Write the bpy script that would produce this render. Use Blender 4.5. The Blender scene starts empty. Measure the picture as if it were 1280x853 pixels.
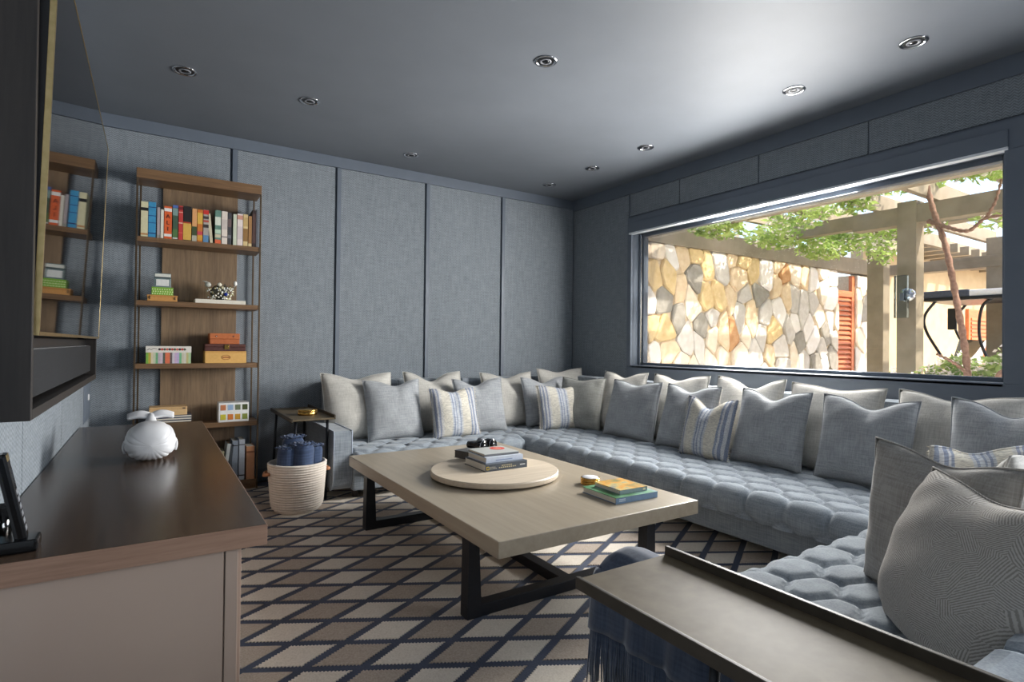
import bpy, bmesh, math, random
from mathutils import Vector, Matrix
PI = math.pi
random.seed(7)
sc = bpy.context.scene
COL = sc.collection

# ------------------------------------------------------------------ camera
YAW, PITCH, ROLL, FPX = math.radians(32.7128), math.radians(0.493), math.radians(0.6226), 700.22
CAM = Vector((0, 0, 1.15))
fw = Vector((math.sin(YAW) * math.cos(PITCH), math.cos(YAW) * math.cos(PITCH), math.sin(PITCH)))
rt = Vector((math.cos(YAW), -math.sin(YAW), 0)); up = rt.cross(fw)
r2 = rt * math.cos(ROLL) + up * math.sin(ROLL); u2 = -rt * math.sin(ROLL) + up * math.cos(ROLL)
cd = bpy.data.cameras.new('camera'); cam = bpy.data.objects.new('camera', cd); COL.objects.link(cam)
m = Matrix((r2, u2, -fw)).transposed().to_4x4(); m.translation = CAM
cam.matrix_world = m
cd.sensor_width = 36; cd.lens = 36 * FPX / 1280; cd.clip_start = .02; cd.clip_end = 300
sc.camera = cam

# ------------------------------------------------------------------ world, sun, daylight, exposure
w = bpy.data.worlds.new('sky_world'); sc.world = w; w.use_nodes = True
nt = w.node_tree; nt.nodes.clear()
sky = nt.nodes.new('ShaderNodeTexSky'); sky.sky_type = 'NISHITA'; sky.sun_disc = False
sky.sun_elevation = math.radians(50); sky.sun_rotation = math.radians(160); sky.dust_density = 3.0
bg = nt.nodes.new('ShaderNodeBackground'); bg.inputs[1].default_value = 0.40
wo = nt.nodes.new('ShaderNodeOutputWorld')
nt.links.new(sky.outputs[0], bg.inputs[0]); nt.links.new(bg.outputs[0], wo.inputs[0])

def lamp(name, kind, loc, direction, energy, color, **kw):
    d = bpy.data.lights.new(name, kind); d.energy = energy; d.color = color
    for k, v in kw.items(): setattr(d, k, v)
    o = bpy.data.objects.new(name, d); COL.objects.link(o); o.location = loc
    o.rotation_euler = Vector(direction).to_track_quat('-Z', 'Y').to_euler()
    return o
lamp('sun_offscreen', 'SUN', (8, -6, 9), (-0.30, 0.66, -0.72), 5.2, (1.0, .94, .85), angle=math.radians(1.0))
# daylight entering through the picture window and through the glazed doors nearer the camera in the same wall
lamp('window_daylight', 'AREA', (4.215, 2.62, 1.64), (-1, 0, -.06), 345, (1.0, .985, .955), shape='RECTANGLE', size=1.22, size_y=2.74)
lamp('window_right_offscreen', 'AREA', (4.215, -.95, 1.28), (-1, 0, -.04), 190, (.93, .965, 1.0), shape='RECTANGLE', size=2.1, size_y=1.9)
sc.view_settings.view_transform = 'Standard'; sc.view_settings.look = 'None'
sc.view_settings.exposure = 0.5; sc.view_settings.gamma = 1.0
sc.view_settings.use_curve_mapping = False
sc.cycles.use_denoising = True
sc.cycles.max_bounces = 8; sc.cycles.diffuse_bounces = 4; sc.cycles.glossy_bounces = 4
sc.cycles.transmission_bounces = 6; sc.cycles.transparent_max_bounces = 8
sc.cycles.sample_clamp_indirect = 6.0

# ------------------------------------------------------------------ helpers: materials
def lin(c):
    return tuple((v / 255 / 12.92) if v / 255 <= .04045 else ((v / 255 + .055) / 1.055) ** 2.4 for v in c)
def c4(c): return tuple(lin(c)) + (1,)
MATS = {}
def N(nt, t, **kw):
    n = nt.nodes.new('ShaderNode' + t)
    for k, v in kw.items(): setattr(n, k, v)
    return n
def base(name, col, rough=.6, metal=0., spec=.5):
    mt = bpy.data.materials.new(name); mt.use_nodes = True; nt = mt.node_tree
    p = nt.nodes['Principled BSDF']
    p.inputs['Base Color'].default_value = c4(col); p.inputs['Roughness'].default_value = rough
    p.inputs['Metallic'].default_value = metal; p.inputs['Specular IOR Level'].default_value = spec
    MATS[name] = mt
    return mt, nt, p
def coords(nt, kind='Object', scale=(1, 1, 1), rot=(0, 0, 0)):
    tc = N(nt, 'TexCoord'); mp = N(nt, 'Mapping')
    mp.inputs['Scale'].default_value = scale; mp.inputs['Rotation'].default_value = rot
    nt.links.new(tc.outputs[kind], mp.inputs[0]); return mp.outputs[0]
def noise(nt, vec, scale=10., detail=3., rough=.5):
    n = N(nt, 'TexNoise'); n.inputs['Scale'].default_value = scale; n.inputs['Detail'].default_value = detail
    n.inputs['Roughness'].default_value = rough; nt.links.new(vec, n.inputs['Vector']); return n
def ramp(nt, fac, stops, interp='LINEAR'):
    r = N(nt, 'ValToRGB'); r.color_ramp.interpolation = interp; e = r.color_ramp.elements
    while len(e) < len(stops): e.new(1.0)
    for i, (p_, c) in enumerate(stops): e[i].position = p_; e[i].color = c4(c)
    nt.links.new(fac, r.inputs[0]); return r.outputs[0]
def bump(nt, p, h, strength=.3, dist=.002):
    b = N(nt, 'Bump'); b.inputs['Strength'].default_value = strength; b.inputs['Distance'].default_value = dist
    nt.links.new(h, b.inputs['Height']); nt.links.new(b.outputs[0], p.inputs['Normal'])
def mathn(nt, op, a, b=None, c=None):
    n = N(nt, 'Math', operation=op)
    for i, v in enumerate((a, b, c)):
        if v is None: continue
        if isinstance(v, (int, float)): n.inputs[i].default_value = v
        else: nt.links.new(v, n.inputs[i])
    return n.outputs[0]
def mottled(name, c1, c2, scale=20, rough=.6, metal=0., bstr=.1, spec=.5, stretch=(1, 1, 1), bdist=.001):
    mt, nt, p = base(name, c1, rough, metal, spec)
    n = noise(nt, coords(nt, scale=stretch), scale, 4)
    nt.links.new(ramp(nt, n.outputs[0], [(.3, c1), (.7, c2)]), p.inputs['Base Color'])
    if bstr: bump(nt, p, n.outputs[0], bstr, bdist)
    return mt
def wood(name, c1, c2, axis='X', rough=.4, scale=14, spec=.5):
    st = {'X': (.06, 1, 1), 'Y': (1, .06, 1), 'Z': (1, 1, .06)}[axis]
    mt, nt, p = base(name, c1, rough, 0, spec)
    v = coords(nt, scale=st)
    n = noise(nt, v, scale * 6, 5, .65); n2 = noise(nt, v, scale, 2)
    f = mathn(nt, 'ADD', mathn(nt, 'MULTIPLY', n.outputs[0], .6), mathn(nt, 'MULTIPLY', n2.outputs[0], .4))
    nt.links.new(ramp(nt, f, [(.36, c1), (.64, c2)]), p.inputs['Base Color'])
    bump(nt, p, n.outputs[0], .15, .0008)
    return mt
def fabric(name, c1, c2, thread=420, rough=.9, slub=1.0, bstr=.35, sheen=.15):
    mt, nt, p = base(name, c1, rough, 0, .2)
    p.inputs['Sheen Weight'].default_value = sheen
    v = coords(nt)
    na = noise(nt, coords(nt, scale=(1, 1, .05)), thread * .5, 2); nb = noise(nt, coords(nt, scale=(.05, .05, 1)), thread * .5, 2)
    nc = noise(nt, v, 9, 3)
    f = mathn(nt, 'ADD', mathn(nt, 'MULTIPLY', na.outputs[0], .5), mathn(nt, 'MULTIPLY', nb.outputs[0], .5))
    g = mathn(nt, 'ADD', mathn(nt, 'MULTIPLY', f, .75), mathn(nt, 'MULTIPLY', nc.outputs[0], .25))
    nt.links.new(ramp(nt, g, [(.38, c1), (.62, c2)]), p.inputs['Base Color'])
    bump(nt, p, f, bstr, .0015)
    return mt
def herringbone(name, c1, c2, axis='X', freq=26.):
    mt, nt, p = base(name, c1, .85, 0, .2)
    v = coords(nt); s = N(nt, 'SeparateXYZ'); nt.links.new(v, s.inputs[0])
    a = s.outputs[axis]
    zz = mathn(nt, 'PINGPONG', mathn(nt, 'MULTIPLY', a, freq), .5)
    ph = mathn(nt, 'ADD', mathn(nt, 'MULTIPLY', s.outputs['Z'], 62.), mathn(nt, 'MULTIPLY', zz, 2.2))
    sn = mathn(nt, 'ADD', mathn(nt, 'MULTIPLY', mathn(nt, 'SINE', mathn(nt, 'MULTIPLY', ph, 2 * PI)), .5), .5)
    n = noise(nt, coords(nt, scale=(1, 1, .10)), 90, 4); n2 = noise(nt, coords(nt, scale=(.10, .10, 1)), 90, 4)
    f = mathn(nt, 'ADD', mathn(nt, 'MULTIPLY', sn, .3), mathn(nt, 'MULTIPLY', mathn(nt, 'ADD', n.outputs[0], n2.outputs[0]), .35))
    nt.links.new(ramp(nt, f, [(.25, c1), (.75, c2)]), p.inputs['Base Color'])
    bump(nt, p, f, .4, .002)
    return mt
def stripes(name, stops):
    mt, nt, p = base(name, stops[0][1], .9, 0, .2)
    s = N(nt, 'SeparateXYZ'); nt.links.new(coords(nt), s.inputs[0])
    f = mathn(nt, 'ADD', mathn(nt, 'MULTIPLY', s.outputs['X'], 2.0), .5)
    r = ramp(nt, f, stops, 'CONSTANT')
    n = noise(nt, coords(nt, scale=(.1, 1, 1)), 260, 2)
    mx = N(nt, 'MixRGB', blend_type='MULTIPLY'); mx.inputs[0].default_value = .55
    nt.links.new(r, mx.inputs[1]); nt.links.new(ramp(nt, n.outputs[0], [(.35, (150, 150, 160)), (.6, (255, 255, 255))]), mx.inputs[2])
    nt.links.new(mx.outputs[0], p.inputs['Base Color']); bump(nt, p, n.outputs[0], .4, .002)
    return mt
def linework(name, c1, c2):
    mt, nt, p = base(name, c1, .9, 0, .2)
    v = coords(nt); vo = N(nt, 'TexVoronoi'); vo.inputs['Scale'].default_value = 17; nt.links.new(v, vo.inputs['Vector'])
    sp = N(nt, 'SeparateColor'); nt.links.new(vo.outputs['Color'], sp.inputs[0])
    ang = mathn(nt, 'MULTIPLY', sp.outputs[0], 6.28)
    s = N(nt, 'SeparateXYZ'); nt.links.new(v, s.inputs[0])
    d = mathn(nt, 'ADD', mathn(nt, 'MULTIPLY', s.outputs['X'], mathn(nt, 'COSINE', ang)), mathn(nt, 'MULTIPLY', s.outputs['Z'], mathn(nt, 'SINE', ang)))
    sn = mathn(nt, 'SINE', mathn(nt, 'MULTIPLY', d, 1250))
    n = noise(nt, v, 200, 2)
    f = mathn(nt, 'ADD', mathn(nt, 'MULTIPLY', sn, .35), n.outputs[0])
    nt.links.new(ramp(nt, f, [(.3, c1), (.62, c2)]), p.inputs['Base Color']); bump(nt, p, f, .35, .0015)
    return mt
def glass(name, tint=(255, 255, 255), refl=.08):
    mt = bpy.data.materials.new(name); mt.use_nodes = True; nt = mt.node_tree; nt.nodes.clear()
    o = N(nt, 'OutputMaterial'); t = N(nt, 'BsdfTransparent'); g = N(nt, 'BsdfGlossy'); mx = N(nt, 'MixShader'); fr = N(nt, 'Fresnel')
    t.inputs[0].default_value = c4(tint); g.inputs['Roughness'].default_value = .02; fr.inputs[0].default_value = 1.45
    f = mathn(nt, 'MULTIPLY', fr.outputs[0], refl * 12)
    nt.links.new(f, mx.inputs[0]); nt.links.new(t.outputs[0], mx.inputs[1]); nt.links.new(g.outputs[0], mx.inputs[2]); nt.links.new(mx.outputs[0], o.inputs[0])
    MATS[name] = mt; return mt

M = {}
M['wallfab'] = herringbone('wall_fabric_back', (99, 106, 113), (150, 157, 163), 'X')
M['wallfab_y'] = herringbone('wall_fabric_side', (99, 106, 113), (150, 157, 163), 'Y')
M['paint'] = mottled('navy_grey_paint', (98, 107, 119), (102, 111, 123), 8, .45, bstr=.02)
M['ceil'] = mottled('satin_ceiling_paint', (104, 109, 116), (108, 113, 120), 3, .58, bstr=.0, spec=.30)
M['walnut'] = wood('walnut_shelf', (98, 73, 51), (134, 102, 70), 'X', .45)
M['walnut_v'] = wood('walnut_panel', (106, 86, 66), (142, 118, 91), 'Z', .5)
M['console'] = wood('dark_oak_top', (54, 42, 34), (78, 62, 50), 'Y', .22)
M['console_e'] = wood('oak_edge', (136, 106, 88), (164, 132, 112), 'X', .4)
M['lacquer'] = mottled('taupe_lacquer', (178, 158, 144), (182, 162, 148), 3, .14, bstr=0)
M['darkwood'] = wood('black_stained_oak', (30, 27, 26), (44, 40, 38), 'Z', .45)
M['black'] = mottled('black_satin', (14, 14, 16), (18, 18, 20), 30, .35, bstr=.02)
M['screen'] = base('screen_glass', (4, 4, 5), .03, 0, .9)[0]
M['gold'] = mottled('champagne_gold', (196, 172, 120), (214, 190, 138), 40, .28, 1., .02)
M['brass'] = mottled('brass', (190, 146, 70), (214, 172, 96), 40, .22, 1., .02)
M['bronze'] = mottled('bronze_metal', (92, 78, 62), (108, 92, 74), 40, .4, .8, .03)
M['cloth_black'] = fabric('speaker_cloth', (20, 21, 23), (30, 31, 34), 600)
M['sofa'] = fabric('sofa_linen_blue', (120, 128, 136), (154, 162, 169), 380, sheen=.2)
M['sofa_pipe'] = fabric('sofa_piping', (144, 153, 166), (164, 173, 186), 380)
M['legwood'] = wood('dark_leg_wood', (34, 28, 26), (50, 42, 38), 'Z', .4)
M['tabletop'] = wood('grey_oak_table', (146, 134, 116), (163, 151, 132), 'Y', .36, 6)
M['blackmetal'] = mottled('black_metal', (26, 28, 33), (32, 34, 40), 60, .42, .3, .04)
M['disc'] = wood('pale_oak_board', (188, 172, 150), (208, 193, 172), 'X', .5, 8)
M['rugbase'] = fabric('rug_navy', (46, 54, 72), (64, 73, 94), 260)
M['hide_l'] = mottled('rug_hide_cream', (204, 194, 180), (224, 215, 202), 160, .85, bstr=.4, spec=.2)
M['hide_d'] = mottled('rug_hide_taupe', (160, 147, 134), (186, 173, 160), 160, .85, bstr=.4, spec=.2)
M['floorwood'] = wood('floor_oak', (90, 76, 62), (108, 92, 76), 'Y', .5)
M['lin_beige'] = fabric('linen_beige', (168, 165, 158), (200, 197, 190), 420)
M['lin_grey'] = fabric('linen_grey_check', (138, 141, 144), (170, 173, 176), 420)
M['lin_satin'] = fabric('satin_grey', (136, 136, 130), (164, 164, 158), 420, rough=.5)
M['lin_taupe'] = fabric('linen_taupe', (142, 138, 132), (172, 168, 162), 420)
M['pattern'] = linework('woven_linework', (148, 142, 135), (190, 184, 176))
ST = [(0, (206, 202, 192)), (.05, (146, 154, 170)), (.075, (206, 206, 202)), (.10, (140, 148, 166)), (.13, (204, 204, 202)), (.16, (150, 156, 172)), (.19, (208, 206, 200)), (.23, (214, 209, 195)), (.38, (196, 200, 204)), (.41, (150, 158, 176)), (.43, (200, 204, 210)), (.46, (156, 164, 180)), (.48, (202, 206, 210)), (.52, (160, 168, 184)), (.55, (202, 204, 206)), (.58, (216, 210, 195)), (.74, (150, 158, 174)), (.77, (204, 204, 204)), (.80, (142, 150, 168)), (.84, (204, 204, 204)), (.88, (150, 158, 174)), (.92, (206, 202, 192))]
M['stripe'] = stripes('blue_cream_stripe', ST)
M['fringe'] = fabric('cream_fringe', (196, 186, 166), (216, 206, 188), 420)
M['throw'] = fabric('navy_wool', (44, 58, 84), (66, 82, 112), 260, sheen=.3)
M['throw_dk'] = fabric('dark_navy_wool', (54, 63, 80), (76, 86, 104), 260, sheen=.35)
M['rope'] = fabric('cotton_rope', (206, 196, 184), (226, 217, 206), 300)
M['leather'] = mottled('tan_leather', (176, 118, 82), (196, 140, 102), 60, .6)
M['traytop'] = mottled('aged_bronze_tray', (92, 80, 62), (108, 96, 76), 22, .55, .0, .05, .22)
M['tray_lip'] = mottled('dark_bronze_edge', (58, 51, 42), (70, 62, 52), 22, .5, .0, .05, .35)
M['ceramic'] = mottled('white_ceramic', (222, 222, 224), (230, 230, 232), 10, .35, bstr=.02)
M['paper'] = mottled('page_block', (214, 206, 190), (226, 219, 204), 300, .9, bstr=.1, stretch=(.02, .02, 1))
M['chrome'] = mottled('chrome', (200, 202, 206), (210, 212, 216), 30, .12, 1., 0)
M['white_plastic'] = mottled('white_plastic', (226, 226, 226), (232, 232, 232), 20, .4, bstr=0)
M['phone'] = mottled('black_gloss_plastic', (10, 11, 13), (14, 15, 17), 20, .15, bstr=0)
M['keys'] = mottled('grey_keys', (120, 122, 128), (140, 142, 148), 20, .4, bstr=0)
M['lcd'] = mottled('dark_lcd', (40, 44, 50), (52, 56, 62), 20, .2, bstr=0)
M['pane'] = glass('window_glass', refl=.05)
M['clear'] = glass('clear_glass', (225, 232, 235), .12)
M['blindbar'] = mottled('white_blind_bar', (226, 230, 236), (232, 236, 240), 20, .4, bstr=0)
M['pergola'] = mottled('taupe_pergola_timber', (128, 116, 94), (146, 134, 112), 6, .7, bstr=.1)
M['plaster'] = mottled('cream_plaster', (176, 152, 116), (188, 164, 128), 5, .9, bstr=.1)
M['paving'] = mottled('pale_paving', (206, 198, 184), (222, 214, 200), 4, .9, bstr=.1)
M['mortar'] = mottled('tan_mortar', (198, 178, 146), (216, 196, 164), 30, .95, bstr=.3)
M['shutter'] = wood('orange_cedar', (176, 92, 50), (206, 122, 74), 'X', .5)
M['bark'] = mottled('vine_bark', (118, 88, 72), (150, 118, 98), 40, .9, bstr=.5)
M['leaf'] = mottled('vine_leaf', (126, 158, 70), (190, 206, 120), 6, .5, bstr=0)
M['leaf2'] = mottled('shrub_leaf', (116, 146, 74), (176, 190, 120), 6, .5, bstr=0)
M['petal'] = mottled('pale_petal', (236, 222, 214), (246, 236, 230), 6, .6, bstr=0)
for k_ in ('leaf', 'leaf2', 'petal'):
    M[k_].node_tree.nodes['Principled BSDF'].inputs['Subsurface Weight'].default_value = 0.0
    nt_ = M[k_].node_tree; p_ = nt_.nodes['Principled BSDF']; tr = N(nt_, 'BsdfTranslucent'); mx = N(nt_, 'MixShader')
    src = p_.inputs['Base Color'].links[0].from_socket; nt_.links.new(src, tr.inputs[0])
    mx.inputs[0].default_value = .4; out = nt_.nodes['Material Output']
    nt_.links.new(p_.outputs[0], mx.inputs[1]); nt_.links.new(tr.outputs[0], mx.inputs[2]); nt_.links.new(mx.outputs[0], out.inputs[0])
STONE = [((206, 176, 120), (226, 200, 150)), ((222, 204, 176), (236, 222, 200)), ((188, 180, 168), (206, 200, 190)), ((228, 220, 208), (240, 234, 226)),
         ((214, 186, 146), (232, 210, 176)), ((138, 132, 120), (160, 154, 142)), ((176, 124, 78), (206, 160, 112)), ((200, 192, 180), (218, 212, 202))]
for i, (a, b) in enumerate(STONE): M['stone%d' % i] = mottled('wall_stone_tone_%d' % i, a, b, 14, .85, bstr=.35, bdist=.01)
_flat = {}
def flat(rgb, rough=.55):
    k = (rgb, rough)
    if k not in _flat:
        d = tuple(max(0, v - 10) for v in rgb)
        _flat[k] = mottled('print_%02x%02x%02x' % rgb, d, rgb, 60, rough, bstr=.02)
    return _flat[k]

# ------------------------------------------------------------------ helpers: objects
ORI = {}
def link(o, parent=None):
    COL.objects.link(o)
    if parent is not None: o.parent = parent
    return o
def thing(name, label, cat, loc=(0, 0, 0), rotz=0., group=None):
    o = bpy.data.objects.new(name, None); link(o); o.empty_display_size = .05
    o.location = loc; o.rotation_euler = (0, 0, rotz); o['label'] = label; o['category'] = cat
    if group: o['group'] = group
    ORI[o] = Vector(loc); return o
def tag(o, label, cat, group=None, kind=None):
    o['label'] = label; o['category'] = cat
    if group: o['group'] = group
    if kind: o['kind'] = kind
    return o
def struct(o, label=None):
    o['kind'] = 'structure'
    if label: o['label'] = label
    return o
class G:
    """mesh collector"""
    def __init__(s): s.v = []; s.f = []; s.sm = []
    def add(s, vs, fs, smooth=False):
        k = len(s.v); s.v += [tuple(v) for v in vs]
        for f in fs: s.f.append(tuple(i + k for i in f)); s.sm.append(smooth)
        return s
    def box(s, x0, x1, y0, y1, z0, z1, b=0.):
        if b <= 0:
            v = [(x, y, z) for x in (x0, x1) for y in (y0, y1) for z in (z0, z1)]
            return s.add(v, [(0, 1, 3, 2), (4, 6, 7, 5), (0, 4, 5, 1), (2, 3, 7, 6), (0, 2, 6, 4), (1, 5, 7, 3)])
        bm = bmesh.new(); bmesh.ops.create_cube(bm, size=1)
        for q in bm.verts:
            q.co = Vector((x0 + (q.co.x + .5) * (x1 - x0), y0 + (q.co.y + .5) * (y1 - y0), z0 + (q.co.z + .5) * (z1 - z0)))
        b = min(b, .45 * min(abs(x1 - x0), abs(y1 - y0), abs(z1 - z0)))
        bmesh.ops.bevel(bm, geom=bm.edges[:], offset=b, segments=2, affect='EDGES', profile=.6)
        bm.verts.index_update()
        s.add([q.co[:] for q in bm.verts], [[q.index for q in f.verts] for f in bm.faces]); bm.free(); return s
    def tube(s, pts, r, n=10, caps=True, closed=False):
        pts = [Vector(p) for p in pts]; rs = r if isinstance(r, (list, tuple)) else [r] * len(pts)
        k = len(s.v); up0 = None
        for i, p in enumerate(pts):
            if closed: t = pts[(i + 1) % len(pts)] - pts[i - 1]
            else: t = pts[min(i + 1, len(pts) - 1)] - pts[max(i - 1, 0)]
            t.normalize()
            if up0 is None:
                up0 = Vector((0, 0, 1)) if abs(t.z) < .9 else Vector((1, 0, 0))
            a = t.cross(up0); a.normalize(); b = a.cross(t); up0 = b
            for j in range(n):
                q = p + (a * math.cos(2 * PI * j / n) + b * math.sin(2 * PI * j / n)) * rs[i]; s.v.append(q[:])
        L = len(pts)
        for i in range(L if closed else L - 1):
            for j in range(n):
                a0 = k + i * n + j; a1 = k + i * n + (j + 1) % n; b0 = k + ((i + 1) % L) * n + j; b1 = k + ((i + 1) % L) * n + (j + 1) % n
                s.f.append((a0, a1, b1, b0)); s.sm.append(True)
        if caps and not closed:
            s.f.append(tuple(k + j for j in reversed(range(n)))); s.sm.append(False)
            s.f.append(tuple(k + (L - 1) * n + j for j in range(n))); s.sm.append(False)
        return s
    def lathe(s, prof, c=(0, 0, 0), n=32, smooth=True, axis='Z'):
        k = len(s.v)
        for (r, z) in prof:
            for j in range(n):
                a = 2 * PI * j / n; q = (r * math.cos(a), r * math.sin(a), z)
                if axis == 'Y': q = (q[0], q[2], q[1])
                if axis == 'X': q = (q[2], q[0], q[1])
                s.v.append((c[0] + q[0], c[1] + q[1], c[2] + q[2]))
        for i in range(len(prof) - 1):
            for j in range(n):
                s.f.append((k + i * n + j, k + i * n + (j + 1) % n, k + (i + 1) * n + (j + 1) % n, k + (i + 1) * n + j)); s.sm.append(smooth)
        if prof[0][0] > 1e-6: s.f.append(tuple(k + j for j in reversed(range(n)))); s.sm.append(False)
        if prof[-1][0] > 1e-6: s.f.append(tuple(k + (len(prof) - 1) * n + j for j in range(n))); s.sm.append(False)
        return s
    def prism(s, poly, h0, h1, plane='XY'):
        def P(a, b, h): return {'XY': (a, b, h), 'XZ': (a, h, b), 'YZ': (h, a, b)}[plane]
        n = len(poly); v = [P(a, b, h0) for a, b in poly] + [P(a, b, h1) for a, b in poly]
        return s.add(v, [tuple(range(n))[::-1], tuple(range(n, 2 * n))] + [(i, (i + 1) % n, n + (i + 1) % n, n + i) for i in range(n)])
    def grid(s, nu, nv, fn, smooth=True):
        vs = [fn(i / nu, j / nv) for j in range(nv + 1) for i in range(nu + 1)]
        fs = [(j * (nu + 1) + i, j * (nu + 1) + i + 1, (j + 1) * (nu + 1) + i + 1, (j + 1) * (nu + 1) + i) for j in range(nv) for i in range(nu)]
        return s.add(vs, fs, smooth)
    def build(s, name, mat, parent=None, local=False, origin=None):
        vs = s.v
        if parent is None:
            if origin is None and not local:
                xs = [v[0] for v in vs]; ys = [v[1] for v in vs]; zs = [v[2] for v in vs]
                origin = ((min(xs) + max(xs)) / 2, (min(ys) + max(ys)) / 2, min(zs))
            o0 = Vector(origin or (0, 0, 0))
        else: o0 = Vector((0, 0, 0)) if local else ORI.get(parent, Vector((0, 0, 0)))
        me = bpy.data.meshes.new(name); me.from_pydata([(v[0] - o0.x, v[1] - o0.y, v[2] - o0.z) for v in vs], [], s.f)
        me.polygons.foreach_set('use_smooth', s.sm)
        bm = bmesh.new(); bm.from_mesh(me); bmesh.ops.recalc_face_normals(bm, faces=bm.faces[:]); bm.to_mesh(me); bm.free()
        me.materials.append(mat); me.update()
        o = bpy.data.objects.new(name, me); link(o, parent)
        if parent is None: o.location = o0
        ORI[o] = o0; return o
def B(name, mat, parent, x0, x1, y0, y1, z0, z1, b=.002, local=False):
    return G().box(x0, x1, y0, y1, z0, z1, b).build(name, mat, parent, local)
def text(name, body, size, mat, parent, loc, rot, ext=.0004, align='CENTER'):
    cu = bpy.data.curves.new(name, 'FONT'); cu.body = body; cu.size = size; cu.extrude = ext; cu.align_x = align; cu.align_y = 'CENTER'
    t = bpy.data.objects.new(name, cu); COL.objects.link(t)
    dg = bpy.context.evaluated_depsgraph_get(); me = bpy.data.meshes.new_from_object(t.evaluated_get(dg))
    bpy.data.objects.remove(t); bpy.data.curves.remove(cu)
    me.materials.clear(); me.materials.append(mat)
    o = bpy.data.objects.new(name, me); link(o, parent); o.location = loc; o.rotation_euler = rot; return o
def dup(root, loc=None, label=None):
    r = root.copy(); COL.objects.link(r)
    if loc is not None: r.location = loc
    if label: r['label'] = label
    for ch in list(root.children):
        c = ch.copy(); COL.objects.link(c); c.parent = r
        for g in list(ch.children):
            d = g.copy(); COL.objects.link(d); d.parent = c
    return r

# ------------------------------------------------------------------ the room
XL, XR, YB, YN, ZC = -.385, 4.07, 5.06, -2.2, 2.82
struct(G().box(XL - .2, XR + .2, YN - .2, YB + .2, -.12, 0).build('floor', M['floorwood']))
struct(G().box(XL - .2, XR + .2, YN - .2, YB + .2, ZC, ZC + .15).build('ceiling', M['ceil']))
wb = struct(G().box(XL - .2, XR + .2, YB, YB + .2, 0, ZC).build('wall_back', M['paint']))
wl = struct(G().box(XL - .2, XL, YN, YB, 0, ZC).build('wall_left', M['paint']))
WY0, WY1, WZ0, WZ1 = 1.16, 4.09, .965, 2.30          # picture window opening
DY0, DY1, DZ1 = -1.95, .05, 2.38                     # glazed doors beside the camera
g = G()
g.box(XR, XR + .2, YN, DY0, 0, ZC); g.box(XR, XR + .2, DY1, WY0, 0, ZC); g.box(XR, XR + .2, WY1, YB, 0, ZC); g.box(XR, XR + .2, DY0, DY1, DZ1, ZC)
g.box(XR, XR + .2, WY0, WY1, 0, WZ0); g.box(XR, XR + .2, WY0, WY1, WZ1, ZC)
wr = struct(g.build('wall_right', M['paint']))
struct(G().box(XL, XR, YN - .2, YN, 0, ZC).build('wall_near', M['paint']))
w2 = bpy.data.objects.new('window_2', None); link(w2); w2.location = (XR, -.95, 0); ORI[w2] = Vector(w2.location); w2['kind'] = 'structure'
for y0, y1, z0, z1 in ((DY0, DY0 + .06, 0, DZ1), (DY1 - .06, DY1, 0, DZ1), (-.98, -.92, 0, DZ1), (DY0, DY1, DZ1 - .06, DZ1), (DY0, DY1, 0, .06)): B('door_frame', M['paint'], w2, XR + .10, XR + .16, y0, y1, z0, z1, .003)
B('pane', M['pane'], w2, XR + .125, XR + .133, DY0 + .03, DY1 - .03, .03, DZ1 - .03, 0)
# crown boards
struct(B('trim_1', M['paint'], None, XL, XR, YB - .022, YB, 2.725, ZC, .003))
struct(B('trim_2', M['paint'], None, XR - .022, XR, YN, YB - .022, 2.70, ZC, .003))
struct(B('trim_3', M['paint'], None, XL, XL + .022, YN, YB - .022, 2.725, ZC, .003))
struct(B('baseboard_back', M['paint'], None, XL, XR, YB - .018, YB, 0, .11, .003))
struct(B('baseboard_left', M['paint'], None, XL, XL + .018, YN, YB - .018, 0, .11, .003))
# fabric panels with painted battens between them
seams = [XL, .52, 1.36, 2.222, 3.09, XR]
for a, b in zip(seams[:-1], seams[1:]):
    B('wall_panel', M['wallfab'], wb, a + (.046 if a > XL else .012), b - .008, YB - .014, YB + .002, .11, 2.722, .003)
for s_ in seams[1:-1]:
    B('batten', M['paint'], wb, s_ + .008, s_ + .044, YB - .024, YB + .002, .11, 2.722, .002)
ls = [-2.2, -.9, .2, 1.5, 2.545, 3.549, 4.444, YB]
for a, b in zip(ls[:-1], ls[1:]):
    B('wall_panel', M['wallfab_y'], wl, XL - .002, XL + .013, a + .006, b - .006, .11, 2.722, .003)
rs = [WY0 - .12, 1.884, 2.70, 3.498, 4.13]
for a, b in zip(rs[:-1], rs[1:]):
    B('wall_panel', M['wallfab_y'], wr, XR - .010, XR + .002, a + .005, b - .005, 2.475, 2.698, .002)
B('wall_panel', M['wallfab_y'], wr, XR - .010, XR + .002, 4.15, YB - .03, .1, 2.698, .002)
B('wall_panel', M['wallfab_y'], wr, XR - .010, XR + .002, DY1 + .06, WY0 - .13, .1, 2.698, .002)
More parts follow.
